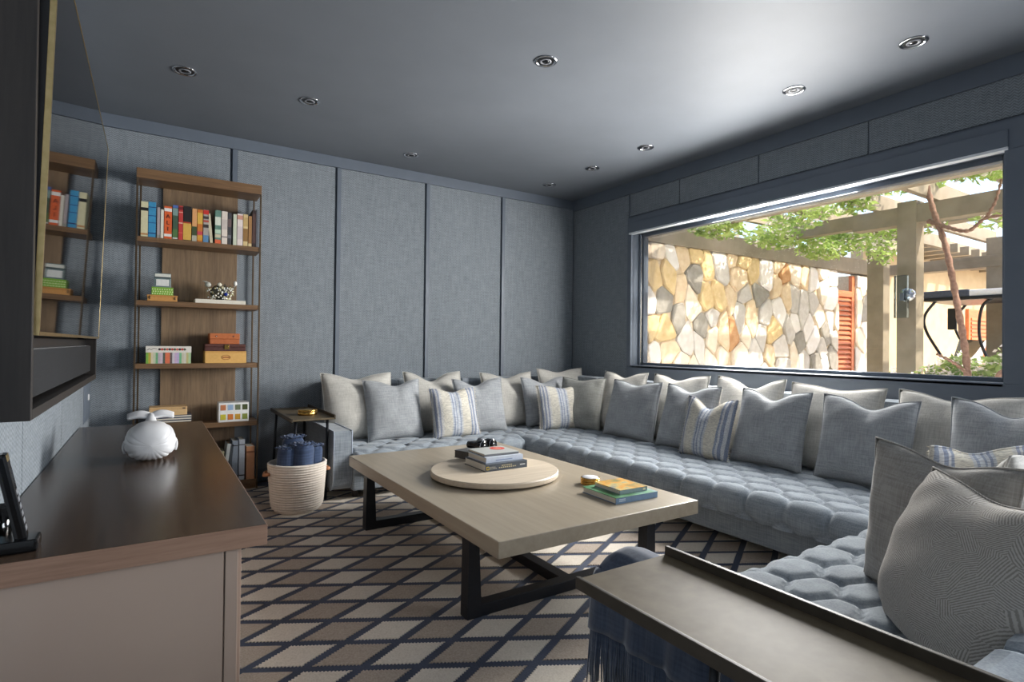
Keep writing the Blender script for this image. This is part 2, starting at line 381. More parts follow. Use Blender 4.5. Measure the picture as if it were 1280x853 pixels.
# window_1 : casing, sash, pane, blind pelmet
w1 = bpy.data.objects.new('window_1', None); link(w1); w1.location = (XR, 2.62, WZ0); ORI[w1] = Vector(w1.location); w1['kind'] = 'structure'
PD = M['paint']
for nm, (y0, y1, z0, z1) in {'casing_top': (WY0 - .10, WY1 + .055, WZ1 - .012, 2.455), 'casing_bottom': (WY0 - .10, WY1 + .055, .80, WZ0), 'casing_side': (WY1, WY1 + .055, WZ0, WZ1 - .012), 'casing_side_': (WY0 - .10, WY0, WZ0, WZ1 - .012)}.items():
    B('casing', PD, w1, XR - .03, XR + .01, y0, y1, z0, z1, .004)
B('sill', PD, w1, XR - .03, XR + .14, WY0, WY1, WZ0 - .02, WZ0 + .004, .003)
for y0, y1, z0, z1 in ((WY0, WY0 + .045, WZ0, WZ1), (WY1 - .05, WY1, WZ0, WZ1), (WY0 + .045, WY1 - .05, WZ0, WZ0 + .03), (WY0 + .045, WY1 - .05, WZ1 - .035, WZ1)):
    B('sash_rail', PD, w1, XR + .10, XR + .16, y0, y1, z0, z1, .003)
B('track', M['chrome'], w1, XR + .075, XR + .10, WY1 - .035, WY1 - .012, WZ0, WZ1, .002)
B('pane', M['pane'], w1, XR + .125, XR + .133, WY0 + .03, WY1 - .03, WZ0 + .02, WZ1 - .02, 0)
pel = B('pelmet', PD, w1, XR - .045, XR - .005, WY0 - .02, WY1 + .02, 2.30, 2.40, .003)
G().box(XR - .047, XR + .01, WY0 - .02, WY1 + .02, 2.284, 2.30, .002).build('blind_bar', M['blindbar'], pel)
# wall outlet plate on the left wall
t = thing('service_plate', 'flush service plate with small white button low on left wall near bookcase', 'wall plate', (XL + .013, 4.78, .78))
B('plate', M['paint'], t, XL + .012, XL + .020, 4.60, 4.98, .62, .93, .003)
B('frame', M['paint'], t, XL + .012, XL + .017, 4.585, 4.995, .605, .945, .003)
B('button', M['white_plastic'], t, XL + .018, XL + .026, 4.80, 4.84, .745, .785, .003)

# ceiling downlights
def downlight(x, y, label):
    t = thing('downlight', label, 'light', (x, y, ZC), 0, 'recessed ceiling downlights')
    G().lathe([(.068, 0), (.068, -.004), (.060, -.006), (.052, -.003), (.050, .001)], n=28).build('trim_ring', M['chrome'], t, True)
    G().lathe([(.050, -.002), (.046, -.0005), (.0, -.0005)], n=24).build('recess', M['black'], t, True)
    G().lathe([(.034, -.001), (.034, -.004), (.027, -.006), (.024, -.003), (.0, -.0015)], n=24).build('gimbal', M['keys'], t, True)
    G().lathe([(.021, -.003), (.018, -.006), (.0, -.007)], n=20).build('lens', M['phone'], t, True)
for x, y, l in ((.146, 3.985, 'recessed downlight in ceiling in front of the bookcase'), (.889, 3.995, 'recessed downlight between bookcase downlight and back sofa'),
                (1.896, 4.626, 'lone recessed downlight over the middle of the back sofa'), (1.916, 2.652, 'lone recessed downlight over the coffee table'),
                (3.43, 4.66, 'window row downlight deepest in the room corner'), (3.44, 4.0, 'second window row downlight out from the room corner'),
                (3.446, 3.333, 'third window row downlight out from the room corner'), (3.46, 2.055, 'fourth window row downlight out from the room corner'),
                (3.45, 1.377, 'fifth window row downlight, farthest from the room corner'), (.55, 1.9, 'recessed downlight in ceiling beside the television')):
    downlight(x, y, l)

# ------------------------------------------------------------------ rug of stitched hide diamonds
rug = thing('area_rug', 'navy rug of stitched cream and taupe hide diamonds covering the floor', 'rug', (1.8, 2.4, 0))
B('backing', M['rugbase'], rug, XL + .03, 3.9, .1, 4.98, .0005, .008, .002)
def diamond_mesh(mat, nm):
    hx, hy = .146, .081; P = []
    cs = [(hx, 0), (0, hy), (-hx, 0), (0, -hy)]
    for k in range(4):
        a, b = Vector(cs[k]), Vector(cs[(k + 1) % 4]); n = Vector((-(b - a).y, (b - a).x)).normalized()
        for i in range(13):
            t0 = i / 13; P.append(a.lerp(b, t0)); P.append(a.lerp(b, t0 + .5 / 13) + n * (.007 if 0 < i else .002))
    g = G(); nn = len(P)
    g.prism([(p.x, p.y) for p in P], 0, .004)
    o = g.build(nm, mat, rug, True); return o
protos = [diamond_mesh(M['hide_l'], 'hide_patch'), diamond_mesh(M['hide_d'], 'hide_patch')]
LX, LY = .179, .0990
cells = []
for i in range(-6, 22):
    for j in range(-30, 34):
        if (i + j) % 2: continue
        x = .458 + i * LX; y = 2.146 + j * LY
        if not (XL + .18 < x < 3.75 and .2 < y < 4.88): continue
        seen = (x > .22 and y > 1.2 and x < 3.1) or (x > .55)
        hid = (x < .34 and y < 4.3) or (x > 2.98) or (x > 1.35 and y > 4.25) or (y < 1.35 and x > 1.2) or y < 1.28 or (y < 1.9 - (x - .3) * .9)
        cells.append((x, y, i, hid))
vis = [c for c in cells if not c[3]]; rest = [c for c in cells if c[3]]
vis.sort(key=lambda c: c[0] ** 2 + c[1] ** 2); rest = rest + vis[300:]; vis = vis[:300]
firsts = [False, False]
for x, y, i, _ in vis:
    k = i % 2
    o = protos[k]
    if firsts[k]: o = protos[k].copy(); COL.objects.link(o); o.parent = rug
    firsts[k] = True
    o.location = (x - 1.8, y - 2.4, .0075); o.rotation_euler = (0, 0, random.uniform(-.012, .012))
for k in (0, 1):
    g = G()
    for x, y, i, _ in rest:
        if i % 2 == k: g.prism([(x + .146, y), (x, y + .081), (x - .146, y), (x, y - .081)], .0075, .0115)
    o = g.build('far_hide_patches', M['hide_l' if k == 0 else 'hide_d'], rug); o['kind'] = 'stuff'

# ------------------------------------------------------------------ bookcase
bc = thing('bookcase', 'tall open walnut bookcase with thin bronze posts against back wall', 'bookcase', (.3, 4.92, 0))
BX0, BX1, BY0, BY1 = -.11, .712, 4.785, 5.04
B('top_slab', M['walnut'], bc, BX0, BX1, BY0, BY1, 2.322, 2.392, .003)
SH = [1.905, 1.447, .993, .541, .085]
for z in SH: B('shelf', M['walnut'], bc, BX0 + .002, BX1 - .002, BY0 + .004, BY1, z - .036, z, .002)
B('plinth', M['walnut'], bc, BX0 + .01, BX1 - .01, BY0 + .02, BY1, .0, .05, .002)
B('back_panel', M['walnut_v'], bc, .055, .57, BY1 - .015, BY1 + .006, .05, 2.322, .002)
for x in (BX0, BX1 - .012):
    B('post', M['bronze'], bc, x, x + .012, BY0, BY0 + .012, .0, 2.322, .001)
    xi = x + (.018 if x < 0 else -.018)
    B('post', M['bronze'], bc, xi, xi + .012, BY1 - .03, BY1 - .018, .0, 2.322, .001)
# books standing on the top shelf
def book_upright(name, x0, x1, h, z, col, label, y0=4.80, depth=.165, bands=(), tilt=0., group='books on the top shelf', title=None, page=M['paper']):
    wd = x1 - x0; t = thing(name, label, 'book', ((x0 + x1) / 2, y0, z), 0, group)
    hw = wd / 2 - .0008; g = G()
    g.box(-hw, hw, 0, .004, 0, h, .0015); g.box(-hw, -hw + .003, .002, depth, 0, h); g.box(hw - .003, hw, .002, depth, 0, h)
    cv = g.build('cover', flat(col), t, True)
    G().box(-hw + .003, hw - .003, .004, depth - .006, .004, h - .004).build('pages', page, t, True)
    for (a, b, cc) in bands:
        G().box(-hw - .0002, hw + .0002, -.0008, .003, h * a, h * b).build('spine_band', flat(cc), cv, True)
    if title:
        bd, sz, tz, cc, vert = title
        if vert == 'stack':
            for q, ch in enumerate(bd): text('lettering', ch, sz, flat(cc), cv, (0, -.0012, h * (tz - q * .19)), (PI / 2, 0, 0))
        elif vert: text('lettering', bd, sz, flat(cc), cv, (0, -.0012, h * tz), (PI / 2, PI / 2, 0))
        else: text('lettering', bd, sz, flat(cc), cv, (0, -.0012, h * tz), (PI / 2, 0, 0))
    if tilt: t.rotation_euler = (0, tilt, 0)
    return t
K, W_ = (24, 22, 24), (236, 232, 226)
S1 = SH[0]
spec = [
 (-.081, -.037, .252, (214, 208, 172), 'cream hardback with black block near spine top', [(.74, .83, K), (.05, .10, (190, 140, 90))]),
 (-.036, .011, .255, (62, 146, 190), 'bright blue thick hardback beside the cream one', [(.10, .13, (24, 50, 110)), (.84, .86, (24, 60, 120)), (.60, .62, (30, 80, 140)), (.40, .42, (30, 80, 140))]),
 (.017, .036, .222, (176, 164, 166), 'slim mauve grey paperback', [(.02, .10, (150, 150, 140))]),
 (.039, .059, .210, (226, 220, 204), 'slim ivory paperback next to the orange book', []),
 (.061, .110, .238, (222, 100, 48), 'orange hardback with black capital letters', [(.84, .94, W_), (.07, .15, W_)]),
 (.114, .148, .252, (66, 92, 74), 'dark green book with blue top beside the orange one', [(.92, 1.0, (80, 110, 176)), (.70, .91, (130, 156, 150)), (.05, .30, (86, 120, 70)), (.02, .06, W_)]),
 (.151, .180, .253, (196, 62, 58), 'slim red hardback with pale bands', [(.48, .51, (236, 190, 170)), (.80, .82, (236, 190, 170)), (.2, .22, (220, 120, 100)), (.88, .97, (120, 30, 34))]),
 (.181, .234, .255, (34, 30, 30), 'black and gold hardback', [(.02, .50, (218, 176, 84)), (.50, .54, (176, 66, 34))]),
 (.238, .270, .245, (226, 166, 110), 'peach spined book with dark green foot', [(.18, .45, (70, 84, 52)), (.0, .18, (180, 176, 158))]),
 (.272, .308, .243, (206, 120, 48), 'amber orange book with pale lettering strip', [(.55, .9, (222, 178, 78)), (.22, .32, (206, 70, 90)), (.05, .2, (216, 160, 60))]),
 (.311, .348, .246, (172, 164, 156), 'grey hardback with red cap and blue foot', [(.86, .99, (206, 54, 44)), (.0, .22, (96, 140, 178)), (.45, .55, (60, 50, 50)), (.62, .68, (190, 80, 66)), (.72, .8, (70, 60, 60))]),
 (.356, .378, .222, (206, 196, 168), 'leaning thin cream paperback', []),
 (.390, .430, .254, (104, 140, 126), 'green and white spined hardback with orange foot', [(.55, .8, (216, 222, 206)), (.3, .42, (190, 214, 190)), (.0, .12, (226, 110, 70)), (.18, .28, (210, 200, 170))]),
 (.434, .475, .252, (228, 216, 204), 'off white thick hardback with grey title', [(.2, .24, (150, 140, 136)), (.45, .75, (206, 194, 186))]),
 (.477, .503, .246, (70, 70, 74), 'charcoal hardback', [(.2, .3, (120, 120, 124)), (.55, .8, (110, 92, 90))]),
 (.513, .539, .240, (206, 212, 190), 'pale sage paperback', []),
 (.542, .582, .248, (232, 218, 212), 'pinkish white book with red printed top', [(.82, .95, (206, 150, 130)), (.2, .6, (214, 200, 198))]),
 (.584, .618, .249, (214, 190, 140), 'cream and brown mottled hardback', [(.15, .55, (150, 112, 64)), (.62, .9, (196, 166, 112))]),
 (.621, .646, .240, (164, 122, 76), 'tan brown paperback', [(.0, .1, (216, 196, 150))]),
 (.649, .675, .290, (50, 36, 36), 'tallest dark brown book at end of the row', [(.1, .9, (84, 60, 56))]),
 (.677, .694, .300, (176, 176, 182), 'grey slipcased volume beside the tallest dark book', [])]
for i, (a, b, h, col, lab, bands) in enumerate(spec):
    ttl = ('ALI', .042, .68, K, 'stack') if i == 4 else None
    book_upright('book', a, b, h, S1, col, lab + ' on bookcase', bands=bands, tilt=(-.09 if i == 11 else 0), title=ttl, depth=.15 + .02 * (i % 3))
# shelf 2 : cigar box, green box, picture box, white book, glass animal
S2 = SH[1]
t = thing('keepsake_box', 'flat amber wooden box under the green patterned box', 'box', (.058, 4.88, S2))
B('body', flat((206, 150, 84)), t, -.034, .151, 4.80, 4.95, S2, S2 + .030, .002); B('lid', flat((196, 138, 74)), t, -.036, .153, 4.798, 4.952, S2 + .030, S2 + .044, .002)
for x in (-.022, .134): B('clasp', M['bronze'], t, x, x + .006, 4.795, 4.80, S2 + .012, S2 + .036, .0008)
t = thing('patterned_box', 'lime green box with white lattice pattern on amber box', 'box', (.058, 4.87, S2 + .044))
bd = B('body', flat((128, 176, 60)), t, -.010, .125, 4.805, 4.93, S2 + .044, S2 + .102, .003)
for r_ in range(3):
    for c_ in range(9):
        x = -.002 + c_ * .0148 + (r_ % 2) * .004; z = S2 + .054 + r_ * .016
        G().prism([(x - .005, z), (x, z - .006), (x + .005, z), (x, z + .006)], 4.8035, 4.8055, 'XZ').build('lattice_mark', flat((222, 236, 176)), bd)
t = thing('display_cube', 'small clear keepsake cube with white card on the green box', 'ornament', (.058, 4.86, S2 + .102))
B('case', flat((120, 136, 136), .2), t, .006, .110, 4.815, 4.90, S2 + .102, S2 + .205, .004)
B('card', flat((226, 226, 222)), t, .018, .098, 4.8125, 4.8155, S2 + .112, S2 + .160, .001)
B('lid', flat((222, 222, 212), .25), t, .010, .106, 4.8125, 4.90, S2 + .178, S2 + .200, .003)
B('band', flat((60, 70, 72)), t, .006, .110, 4.8135, 4.8155, S2 + .168, S2 + .176, .0005)
t = thing('lying_book', 'white hardback lying flat under the glass animal', 'book', (.438, 4.89, S2))
B('cover', flat((226, 220, 206)), t, .266, .610, 4.80, 5.0, S2, S2 + .030, .002); B('pages', M['paper'], t, .270, .606, 4.806, 4.996, S2 + .004, S2 + .026, .001)
t = thing('jewelled_animal', 'clear beaded glass animal figurine with blue stone on white book', 'figurine', (.44, 4.88, S2 + .030))
zb = S2 + .030
rr = random.Random(3)
G().lathe([(0, 0), (.03, .004), (.062, .03), (.07, .06), (.06, .09), (.035, .112), (0, .12)], (.435, 4.88, zb), 20).build('body', flat((92, 92, 84), .2), t)
for q in range(110):
    a = rr.uniform(-2.6, -.5); zz = rr.uniform(.008, .10); rad = .062 + .02 * math.sin(zz / .12 * PI)
    xx = .435 + rad * 1.35 * math.cos(a); yy = 4.88 + rad * math.sin(a)
    G().lathe([(0, -.0065), (.0055, -.003), (.006, .002), (.003, .006), (0, .0065)], (xx, yy, zb + zz), 7).build('bead', flat(rr.choice([(232, 230, 214), (206, 196, 150), (150, 142, 110), (244, 244, 240)]), .15), t)
G().lathe([(0, -.015), (.012, -.008), (.014, 0), (.01, .01), (0, .015)], (.470, 4.80, zb + .045), 12).build('blue_stone', flat((30, 52, 150), .1), t)
hd = G().lathe([(0, -.022), (.018, -.014), (.024, 0), (.016, .016), (0, .022)], (.352, 4.85, zb + .115), 14).build('head', flat((200, 200, 190), .2), t)
for q in range(3): G().tube([(.352, 4.85, zb + .125), (.34 - .012 * q, 4.845, zb + .142)], [.006, .002], 6).build('ear', flat((190, 190, 180), .2), t)
G().lathe([(0, -.016), (.016, -.008), (.018, .004), (.008, .014), (0, .016)], (.428, 4.83, zb + .118), 12).build('flower_bead', flat((232, 226, 206), .2), t)
for q in range(14):
    x = .45 + .006 * q; G().tube([(x, 4.86, zb + .10), (x + .012 * math.sin(q), 4.85, zb + .135 - .002 * q)], [.003, .001], 5).build('wire_curl', flat((52, 50, 46), .3), t)
G().lathe([(0, -.02), (.014, -.008), (.012, .012), (0, .02)], (.540, 4.85, zb + .135), 10).build('tail_bead', flat((240, 238, 230), .2), t)
G().tube([(.52, 4.86, zb + .08), (.540, 4.85, zb + .125)], .003, 6).build('tail_wire', flat((150, 150, 140), .2), t)
# shelf 3 : game box and three cigar boxes
S3 = SH[2]
t = thing('game_box', 'game box with pastel striped sides and white lid', 'box', (.103, 4.90, S3))
bd = B('body', flat((196, 204, 168)), t, -.037, .244, 4.80, 5.0, S3, S3 + .082, .002)
cols = [(128, 178, 74), (190, 170, 70), (220, 206, 176), (200, 206, 176), (120, 176, 130), (196, 176, 190), (210, 190, 200), (90, 100, 90), (226, 120, 84), (226, 120, 84), (110, 96, 96), (206, 200, 206), (204, 176, 206), (190, 176, 210), (120, 186, 140), (206, 200, 176), (214, 209, 195), (196, 186, 130), (176, 206, 160)]
for q, cc in enumerate(cols):
    wq = .279 / len(cols); B('stripe', flat(cc), bd, -.036 + q * wq, -.036 + (q + 1) * wq, 4.7985, 4.801, S3 + .001, S3 + .080, 0)
ld = B('lid', flat((232, 226, 216)), t, -.039, .246, 4.797, 5.003, S3 + .080, S3 + .127, .002)
for q in range(11):
    x = .046 + q * .0158
    G().lathe([(.0085, 4.7955), (.0085, 4.7975)], (x, 0, S3 + .104), 12, False, 'Y').build('printed_dot', flat([(70, 60, 60), (196, 70, 60), (90, 96, 76), (206, 110, 96)][q % 4]), ld)
G().tube([(-.028, 4.796, S3 + .098), (-.015, 4.796, S3 + .110), (-.006, 4.796, S3 + .100), (.010, 4.796, S3 + .112), (.030, 4.796, S3 + .108)], .0016, 5).build('script_line', flat((120, 110, 104)), ld)
t = thing('cigar_box', 'honey coloured wooden cigar box with oval stamp, lowest of three', 'box', (.478, 4.9, S3), 0, 'stacked wooden boxes')
bd = B('body', flat((224, 176, 102)), t, .336, .620, 4.80, 5.0, S3, S3 + .080, .003)
G().tube([(.478 + .030 * math.cos(a), 4.799, S3 + .045 + .017 * math.sin(a)) for a in [2 * PI * q / 20 for q in range(20)]], .0016, 5, closed=True).build('stamp_ring', flat((176, 110, 60)), bd)
B('stamp_bar', flat((170, 100, 54)), bd, .456, .500, 4.7985, 4.8005, S3 + .040, S3 + .050, 0)
B('lid', flat((214, 164, 92)), t, .336, .620, 4.80, 5.0, S3 + .080, S3 + .092, .003)
t = thing('cigar_box', 'dark mahogany box with brass latch between honey and tan boxes', 'box', (.478, 4.9, S3 + .092), 0, 'stacked wooden boxes')
B('body', flat((84, 46, 40)), t, .335, .615, 4.803, 4.99, S3 + .092, S3 + .124, .004); B('lid', flat((92, 52, 44)), t, .335, .615, 4.803, 4.99, S3 + .1245, S3 + .147, .004)
B('latch', M['brass'], t, .466, .498, 4.798, 4.805, S3 + .106, S3 + .142, .001)
t = thing('cigar_box', 'small tan leather box with two studs, top of three', 'box', (.47, 4.9, S3 + .147), 0, 'stacked wooden boxes')
B('body', flat((186, 104, 58)), t, .367, .572, 4.81, 4.97, S3 + .147, S3 + .185, .004); ld = B('lid', flat((192, 110, 62)), t, .366, .573, 4.808, 4.972, S3 + .1855, S3 + .228, .004)
for x in (.412, .530): G().lathe([(0, 4.802), (.006, 4.805), (.006, 4.81)], (x, 0, S3 + .206), 10, True, 'Y').build('stud', M['chrome'], ld)
# shelf 4 : magazines with tan box, card-game cube
S4 = SH[3]
for q in range(4):
    o = thing('magazine', ['lowest flat dark magazine under the tan box', 'white edged magazine, second up under the tan box', 'dark covered magazine, third up under the tan box', 'white edged magazine directly under the tan box'][q], 'magazine', (.10, 4.9, S4 + .018 * q), 0, 'magazines stacked on the bookcase')
    B('cover', flat((48, 54, 74) if q % 2 == 0 else (60, 64, 84)), o, -.045 + .006 * q, .255, 4.80, 5.0, S4 + .018 * q + .0, S4 + .018 * q + .0045, .0005)
    B('pages', M['paper'], o, -.043 + .006 * q, .253, 4.801, 4.998, S4 + .018 * q + .0045, S4 + .018 * q + .014, .0005)
    B('cover', flat((60, 66, 86)), o, -.045 + .006 * q, .255, 4.80, 5.0, S4 + .018 * q + .014, S4 + .018 * q + .018, .0005)
t = thing('tan_box', 'pale tan wooden box lying on the magazine stack', 'box', (.11, 4.9, S4 + .072))
B('body', flat((222, 186, 136)), t, -.012, .226, 4.805, 4.95, S4 + .072, S4 + .115, .003); B('lid', flat((214, 176, 126)), t, -.012, .226, 4.805, 4.95, S4 + .1152, S4 + .134, .003)
B('notch', flat((70, 56, 44)), t, .196, .214, 4.8035, 4.806, S4 + .118, S4 + .126, 0)
t = thing('photo_cube_box', 'white box printed with eight small colour photos', 'box', (.538, 4.88, S4))
bd = B('body', flat((228, 228, 226)), t, .433, .643, 4.80, 4.94, S4, S4 + .073, .002); b2 = B('body', flat((230, 230, 228)), t, .433, .643, 4.80, 4.94, S4 + .0735, S4 + .146, .002)
pc = [(200, 190, 60), (206, 120, 50), (196, 150, 50), (130, 140, 60), (190, 120, 80), (150, 176, 206), (110, 120, 90), (70, 80, 40)]
for q in range(8):
    x = .446 + (q % 4) * .0505; z = S4 + .017 + (q // 4) * .073
    pp = B('printed_photo', flat(pc[q]), bd if q < 4 else b2, x, x + .037, 4.7985, 4.801, z, z + .042, 0)
# bottom shelf : books partly behind the console
S5 = SH[4]
low = [(.405, .425, .20, (150, 76, 60), 'thin red brown book low on bookcase bottom shelf', 0), (.435, .455, .235, (206, 200, 160), 'cream yellow leaning book on bookcase bottom shelf', .10), (.462, .488, .29, (214, 218, 214), 'white leaning hardback on bookcase bottom shelf', .12), (.497, .520, .285, (86, 92, 98), 'charcoal leaning book on bookcase bottom shelf', .08), (.530, .572, .31, (150, 160, 172), 'thick silver grey volume on bookcase bottom shelf', 0), (.578, .620, .315, (190, 196, 204), 'pale silver volume beside the tan book on bookcase bottom shelf', 0), (.630, .690, .255, (206, 148, 108), 'tan leather spined book at end of bookcase bottom shelf', 0)]
for i, (a, b, h, col, lab, tl) in enumerate(low):
    book_upright('book', a, b, h, S5, col, lab, bands=([(.80, .86, (150, 96, 66))] if i == 6 else [(.1, .13, K), (.86, .88, K)] if i in (4, 5) else []), tilt=tl, group='books on the bottom shelf')

# ------------------------------------------------------------------ wall cabinet with television
tc = thing('media_cabinet', 'black stained oak wall cabinet framing the television', 'cabinet', (-.33, 3.0, .935))
TX, TY0, TY1, TZ0, TZ1 = -.270, 1.95, 4.02, .935, 2.30
B('side', M['darkwood'], tc, XL + .0145, TX, TY0, TY0 + .028, TZ0, TZ1, .002)
B('side', M['darkwood'], tc, XL + .0145, TX, TY1 - .028, TY1, TZ0, TZ1, .002)
B('bottom', M['darkwood'], tc, XL + .0145, TX, TY0 + .028, TY1 - .028, TZ0, TZ0 + .028, .002)
B('top', M['darkwood'], tc, XL + .0145, TX, TY0 + .028, TY1 - .028, TZ1 - .028, TZ1, .002)
B('back', M['black'], tc, XL + .0145, XL + .03, TY0 + .028, TY1 - .028, TZ0 + .028, TZ1 - .028, .002)
B('speaker_panel', M['cloth_black'], tc, XL + .03, TX - .025, TY0 + .03, TY1 - .03, TZ0 + .045, 1.125, .006)
B('slot', M['black'], tc, XL + .03, TX - .05, TY0 + .03, TY1 - .03, 1.126, 1.16, .002)
tv = thing('television', 'large flat television with champagne edge tilted out of black cabinet', 'television', (-.262, 3.0, 1.165))
tilt = math.atan2(.030, 1.105)
tv.rotation_euler = (0, tilt, 0)
g = G(); wy = 1.02; H_ = 1.108
g.box(-.035, 0, -wy, wy, 0, H_, .002); G_ = g.build('casing', M['black'], tv, True)
g = G(); e = .010
g.box(-.012, .003, -wy - .001, -wy + e, -.001, H_ + .001, .001); g.box(-.012, .003, wy - e, wy + .001, -.001, H_ + .001, .001)
g.box(-.012, .003, -wy, wy, -.001, e, .001); g.box(-.012, .003, -wy, wy, H_ - e * .5, H_ + .001, .001); g.build('bezel', M['gold'], tv, True)
G().box(-.001, .0015, -wy + e, wy - e, e, H_ - e * .5, 0).build('screen', M['screen'], tv, True)

# ------------------------------------------------------------------ console
cs = thing('media_console', 'long low console with dark oak top and taupe lacquer end', 'console', (-.04, 3.04, 0))
CX0, CX1, CY0, CY1 = -.368, .29, 1.763, 4.32
B('top', M['console'], cs, CX0, CX1, CY0 + .002, CY1, .565, .621, .003)
B('edge_band', M['console_e'], cs, CX0, CX1, CY0 - .001, CY0 + .003, .563, .6205, .0008)
B('edge_band', M['console_e'], cs, CX1 - .003, CX1 + .001, CY0, CY1, .563, .6205, .0008)
B('body', M['lacquer'], cs, CX0 + .01, .212, CY0 + .032, CY1 - .03, .07, .565, .002)
B('end_panel', M['lacquer'], cs, -.325, .180, CY0 + .020, CY0 + .036, .07, .562, .002)
B('end_stile', M['lacquer'], cs, .184, .217, CY0 + .020, CY0 + .036, .07, .562, .002)
B('end_stile', M['darkwood'], cs, CX0 + .01, -.329, CY0 + .020, CY0 + .036, .07, .562, .002)
B('plinth', M['darkwood'], cs, CX0 + .02, .19, CY0 + .06, CY1 - .05, .009, .07, .002)
for q in range(4):
    y0 = CY0 + .04 + q * .62; B('drawer_front', M['lacquer'], cs, .211, .228, y0, y0 + .612, .08, .558, .002)

# whale figurine
wh = thing('whale_figurine', 'white ceramic whale with tail raised resting on the console', 'figurine', (.0, 3.02, .621))
def whale(u, v):
    # u around, v from blunt snout (0, toward -Y) to tail root (1)
    a = 2 * PI * u; s = v; y = -.12 + .33 * (s ** 1.25)
    if s < .45: k = max(0., 1 - ((.45 - s) / .45) ** 3.0) ** .5
    else: k = 1 - .80 * ((s - .45) / .55) ** 1.5
    ca, sa = math.cos(a), math.sin(a)
    ca, sa = math.copysign(abs(ca) ** .85, ca), math.copysign(abs(sa) ** .85, sa)
    rx, rz = .098 * k, (.096 if sa > 0 else .074) * k
    zc = .075 + .08 * max(0, s - .5) ** 1.6 * 1.6
    gro = 0.
    if sa < -.05 and s < .5: gro = .0036 * max(0, math.sin(ca * 26)) * min(1, (-sa - .05) * 4) * min(1, s * 8)
    if sa > 0 and s < .6:
        d1 = sa - (.10 + .75 * s) ; gro += .006 * math.exp(-(d1 / .045) ** 2); d2 = sa - (.45 + .8 * s); gro += .004 * math.exp(-(d2 / .06) ** 2)
    f = 1 - gro / .08
    return (rx * ca * f, y, max(0., zc + rz * sa * f))
G().grid(132, 44, whale).build('body', M['ceramic'], wh, True)
for s_ in (-1, 1):
    def fluke(u, v):
        ch = .046 * (1 - .45 * u) * math.sin(min(1., .35 + u) * PI * .55)
        return (s_ * (.002 + .092 * u), .205 + .010 * u + .035 * (v - .5), .170 + .010 * math.sin(u * PI) - .002 * u + ch * .75 * (v - .5))
    o = G().grid(10, 8, fluke).build('tail_fluke', M['ceramic'], wh, True); md = o.modifiers.new('thick', 'SOLIDIFY'); md.thickness = .013; md.offset = 0
    def flip(u, v): return (s_ * (.096 + .006 * math.sin(v * PI) - .004 * u), -.01 + .085 * u, .088 - .055 * v - .012 * u)
    o = G().grid(8, 8, flip).build('flipper', M['ceramic'], wh, True); md = o.modifiers.new('thick', 'SOLIDIFY'); md.thickness = .010; md.offset = 0
    G().lathe([(0, -.003), (.003, 0), (0, .003)], (s_ * .090, -.07, .085), 8).build('eye', M['keys'], wh, True)
G().tube([(0, .13, .10), (0, .17, .135), (0, .195, .160), (0, .210, .182)], [.040, .028, .020, .009], 16).build('tail_stock', M['ceramic'], wh, True)

# cordless phone, tumbler
ph = thing('cordless_phone', 'black cordless phone upright in its cradle on console corner', 'phone', (-.27, 1.87, .621))
B('cradle', M['phone'], ph, -.36, -.236, 1.825, 1.90, .621, .652, .006)
B('cradle_trim', M['chrome'], ph, -.2365, -.2345, 1.838, 1.848, .626, .648, .0004); B('cradle_trim', M['chrome'], ph, -.2365, -.2345, 1.853, 1.863, .626, .648, .0004)
hs = bpy.data.objects.new('handset', None)
g = G(); g.box(-.013, .013, -.026, .026, 0, .225, .008); hs = g.build('handset', M['phone'], ph, True)
hs.location = (.0, -.005, .025); hs.rotation_euler = (0, -.20, .1)
G().box(.0115, .0135, -.017, .017, .145, .185, .001).build('display', M['lcd'], hs, True)
G().box(.011, .0132, -.022, .022, .205, .222, .001).build('earpiece', M['gold'], hs, True)
for r_ in range(6):
    for c_ in range(3):
        G().box(.0115, .0138, -.016 + c_ * .0115, -.0075 + c_ * .0115, .022 + r_ * .019, .034 + r_ * .019, .001).build('key', M['keys'], hs, True)
tb = thing('tumbler', 'clear glass tumbler standing behind the phone on console', 'glass', (-.335, 1.955, .621))
G().lathe([(.0, 0), (.026, .0), (.030, .01), (.034, .095), (.032, .095), (.028, .014), (0, .010)], n=24).build('tumbler_wall', M['clear'], tb, True)

# ------------------------------------------------------------------ coffee table
ct = thing('coffee_table', 'large rectangular grey oak coffee table on black metal trestles', 'table', (1.665, 2.735, 0))
B('tabletop', M['tabletop'], ct, 1.10, 2.228, 1.79, 3.68, .349, .415, .004)
for y in (2.08, 3.39):
    B('floor_bar', M['blackmetal'], ct, 1.112, 2.215, y - .03, y + .03, .0115, .062, .003)
    for x0, s_ in ((1.112, 1), (2.215, -1)):
        g = G(); p = [(x0, .0115), (x0 + s_ * .068, .0115), (x0 + s_ * .052, .345), (x0 + s_ * .004, .345)]
        if s_ < 0: p = p[::-1]
        g.prism(p, y - .031, y + .031, 'XZ'); g.build('leg', M['blackmetal'], ct)
    B('top_plate', M['blackmetal'], ct, 1.110, 2.217, y - .09, y + .09, .337, .350, .002)
B('stretcher', M['blackmetal'], ct, 1.635, 1.695, 2.11, 3.36, .0115, .060, .003)
bd = thing('round_board', 'round pale oak board lying in middle of coffee table', 'board', (1.64, 2.72, .415))
G().lathe([(.0, .0), (.30, .0), (.30, .010)], n=64).build('foot', M['black'], bd, True)
G().lathe([(.0, .008), (.345, .008), (.358, .012), (.360, .018), (.360, .034), (.355, .040), (.0, .040)], n=72, smooth=False).build('disc', M['disc'], bd, True)

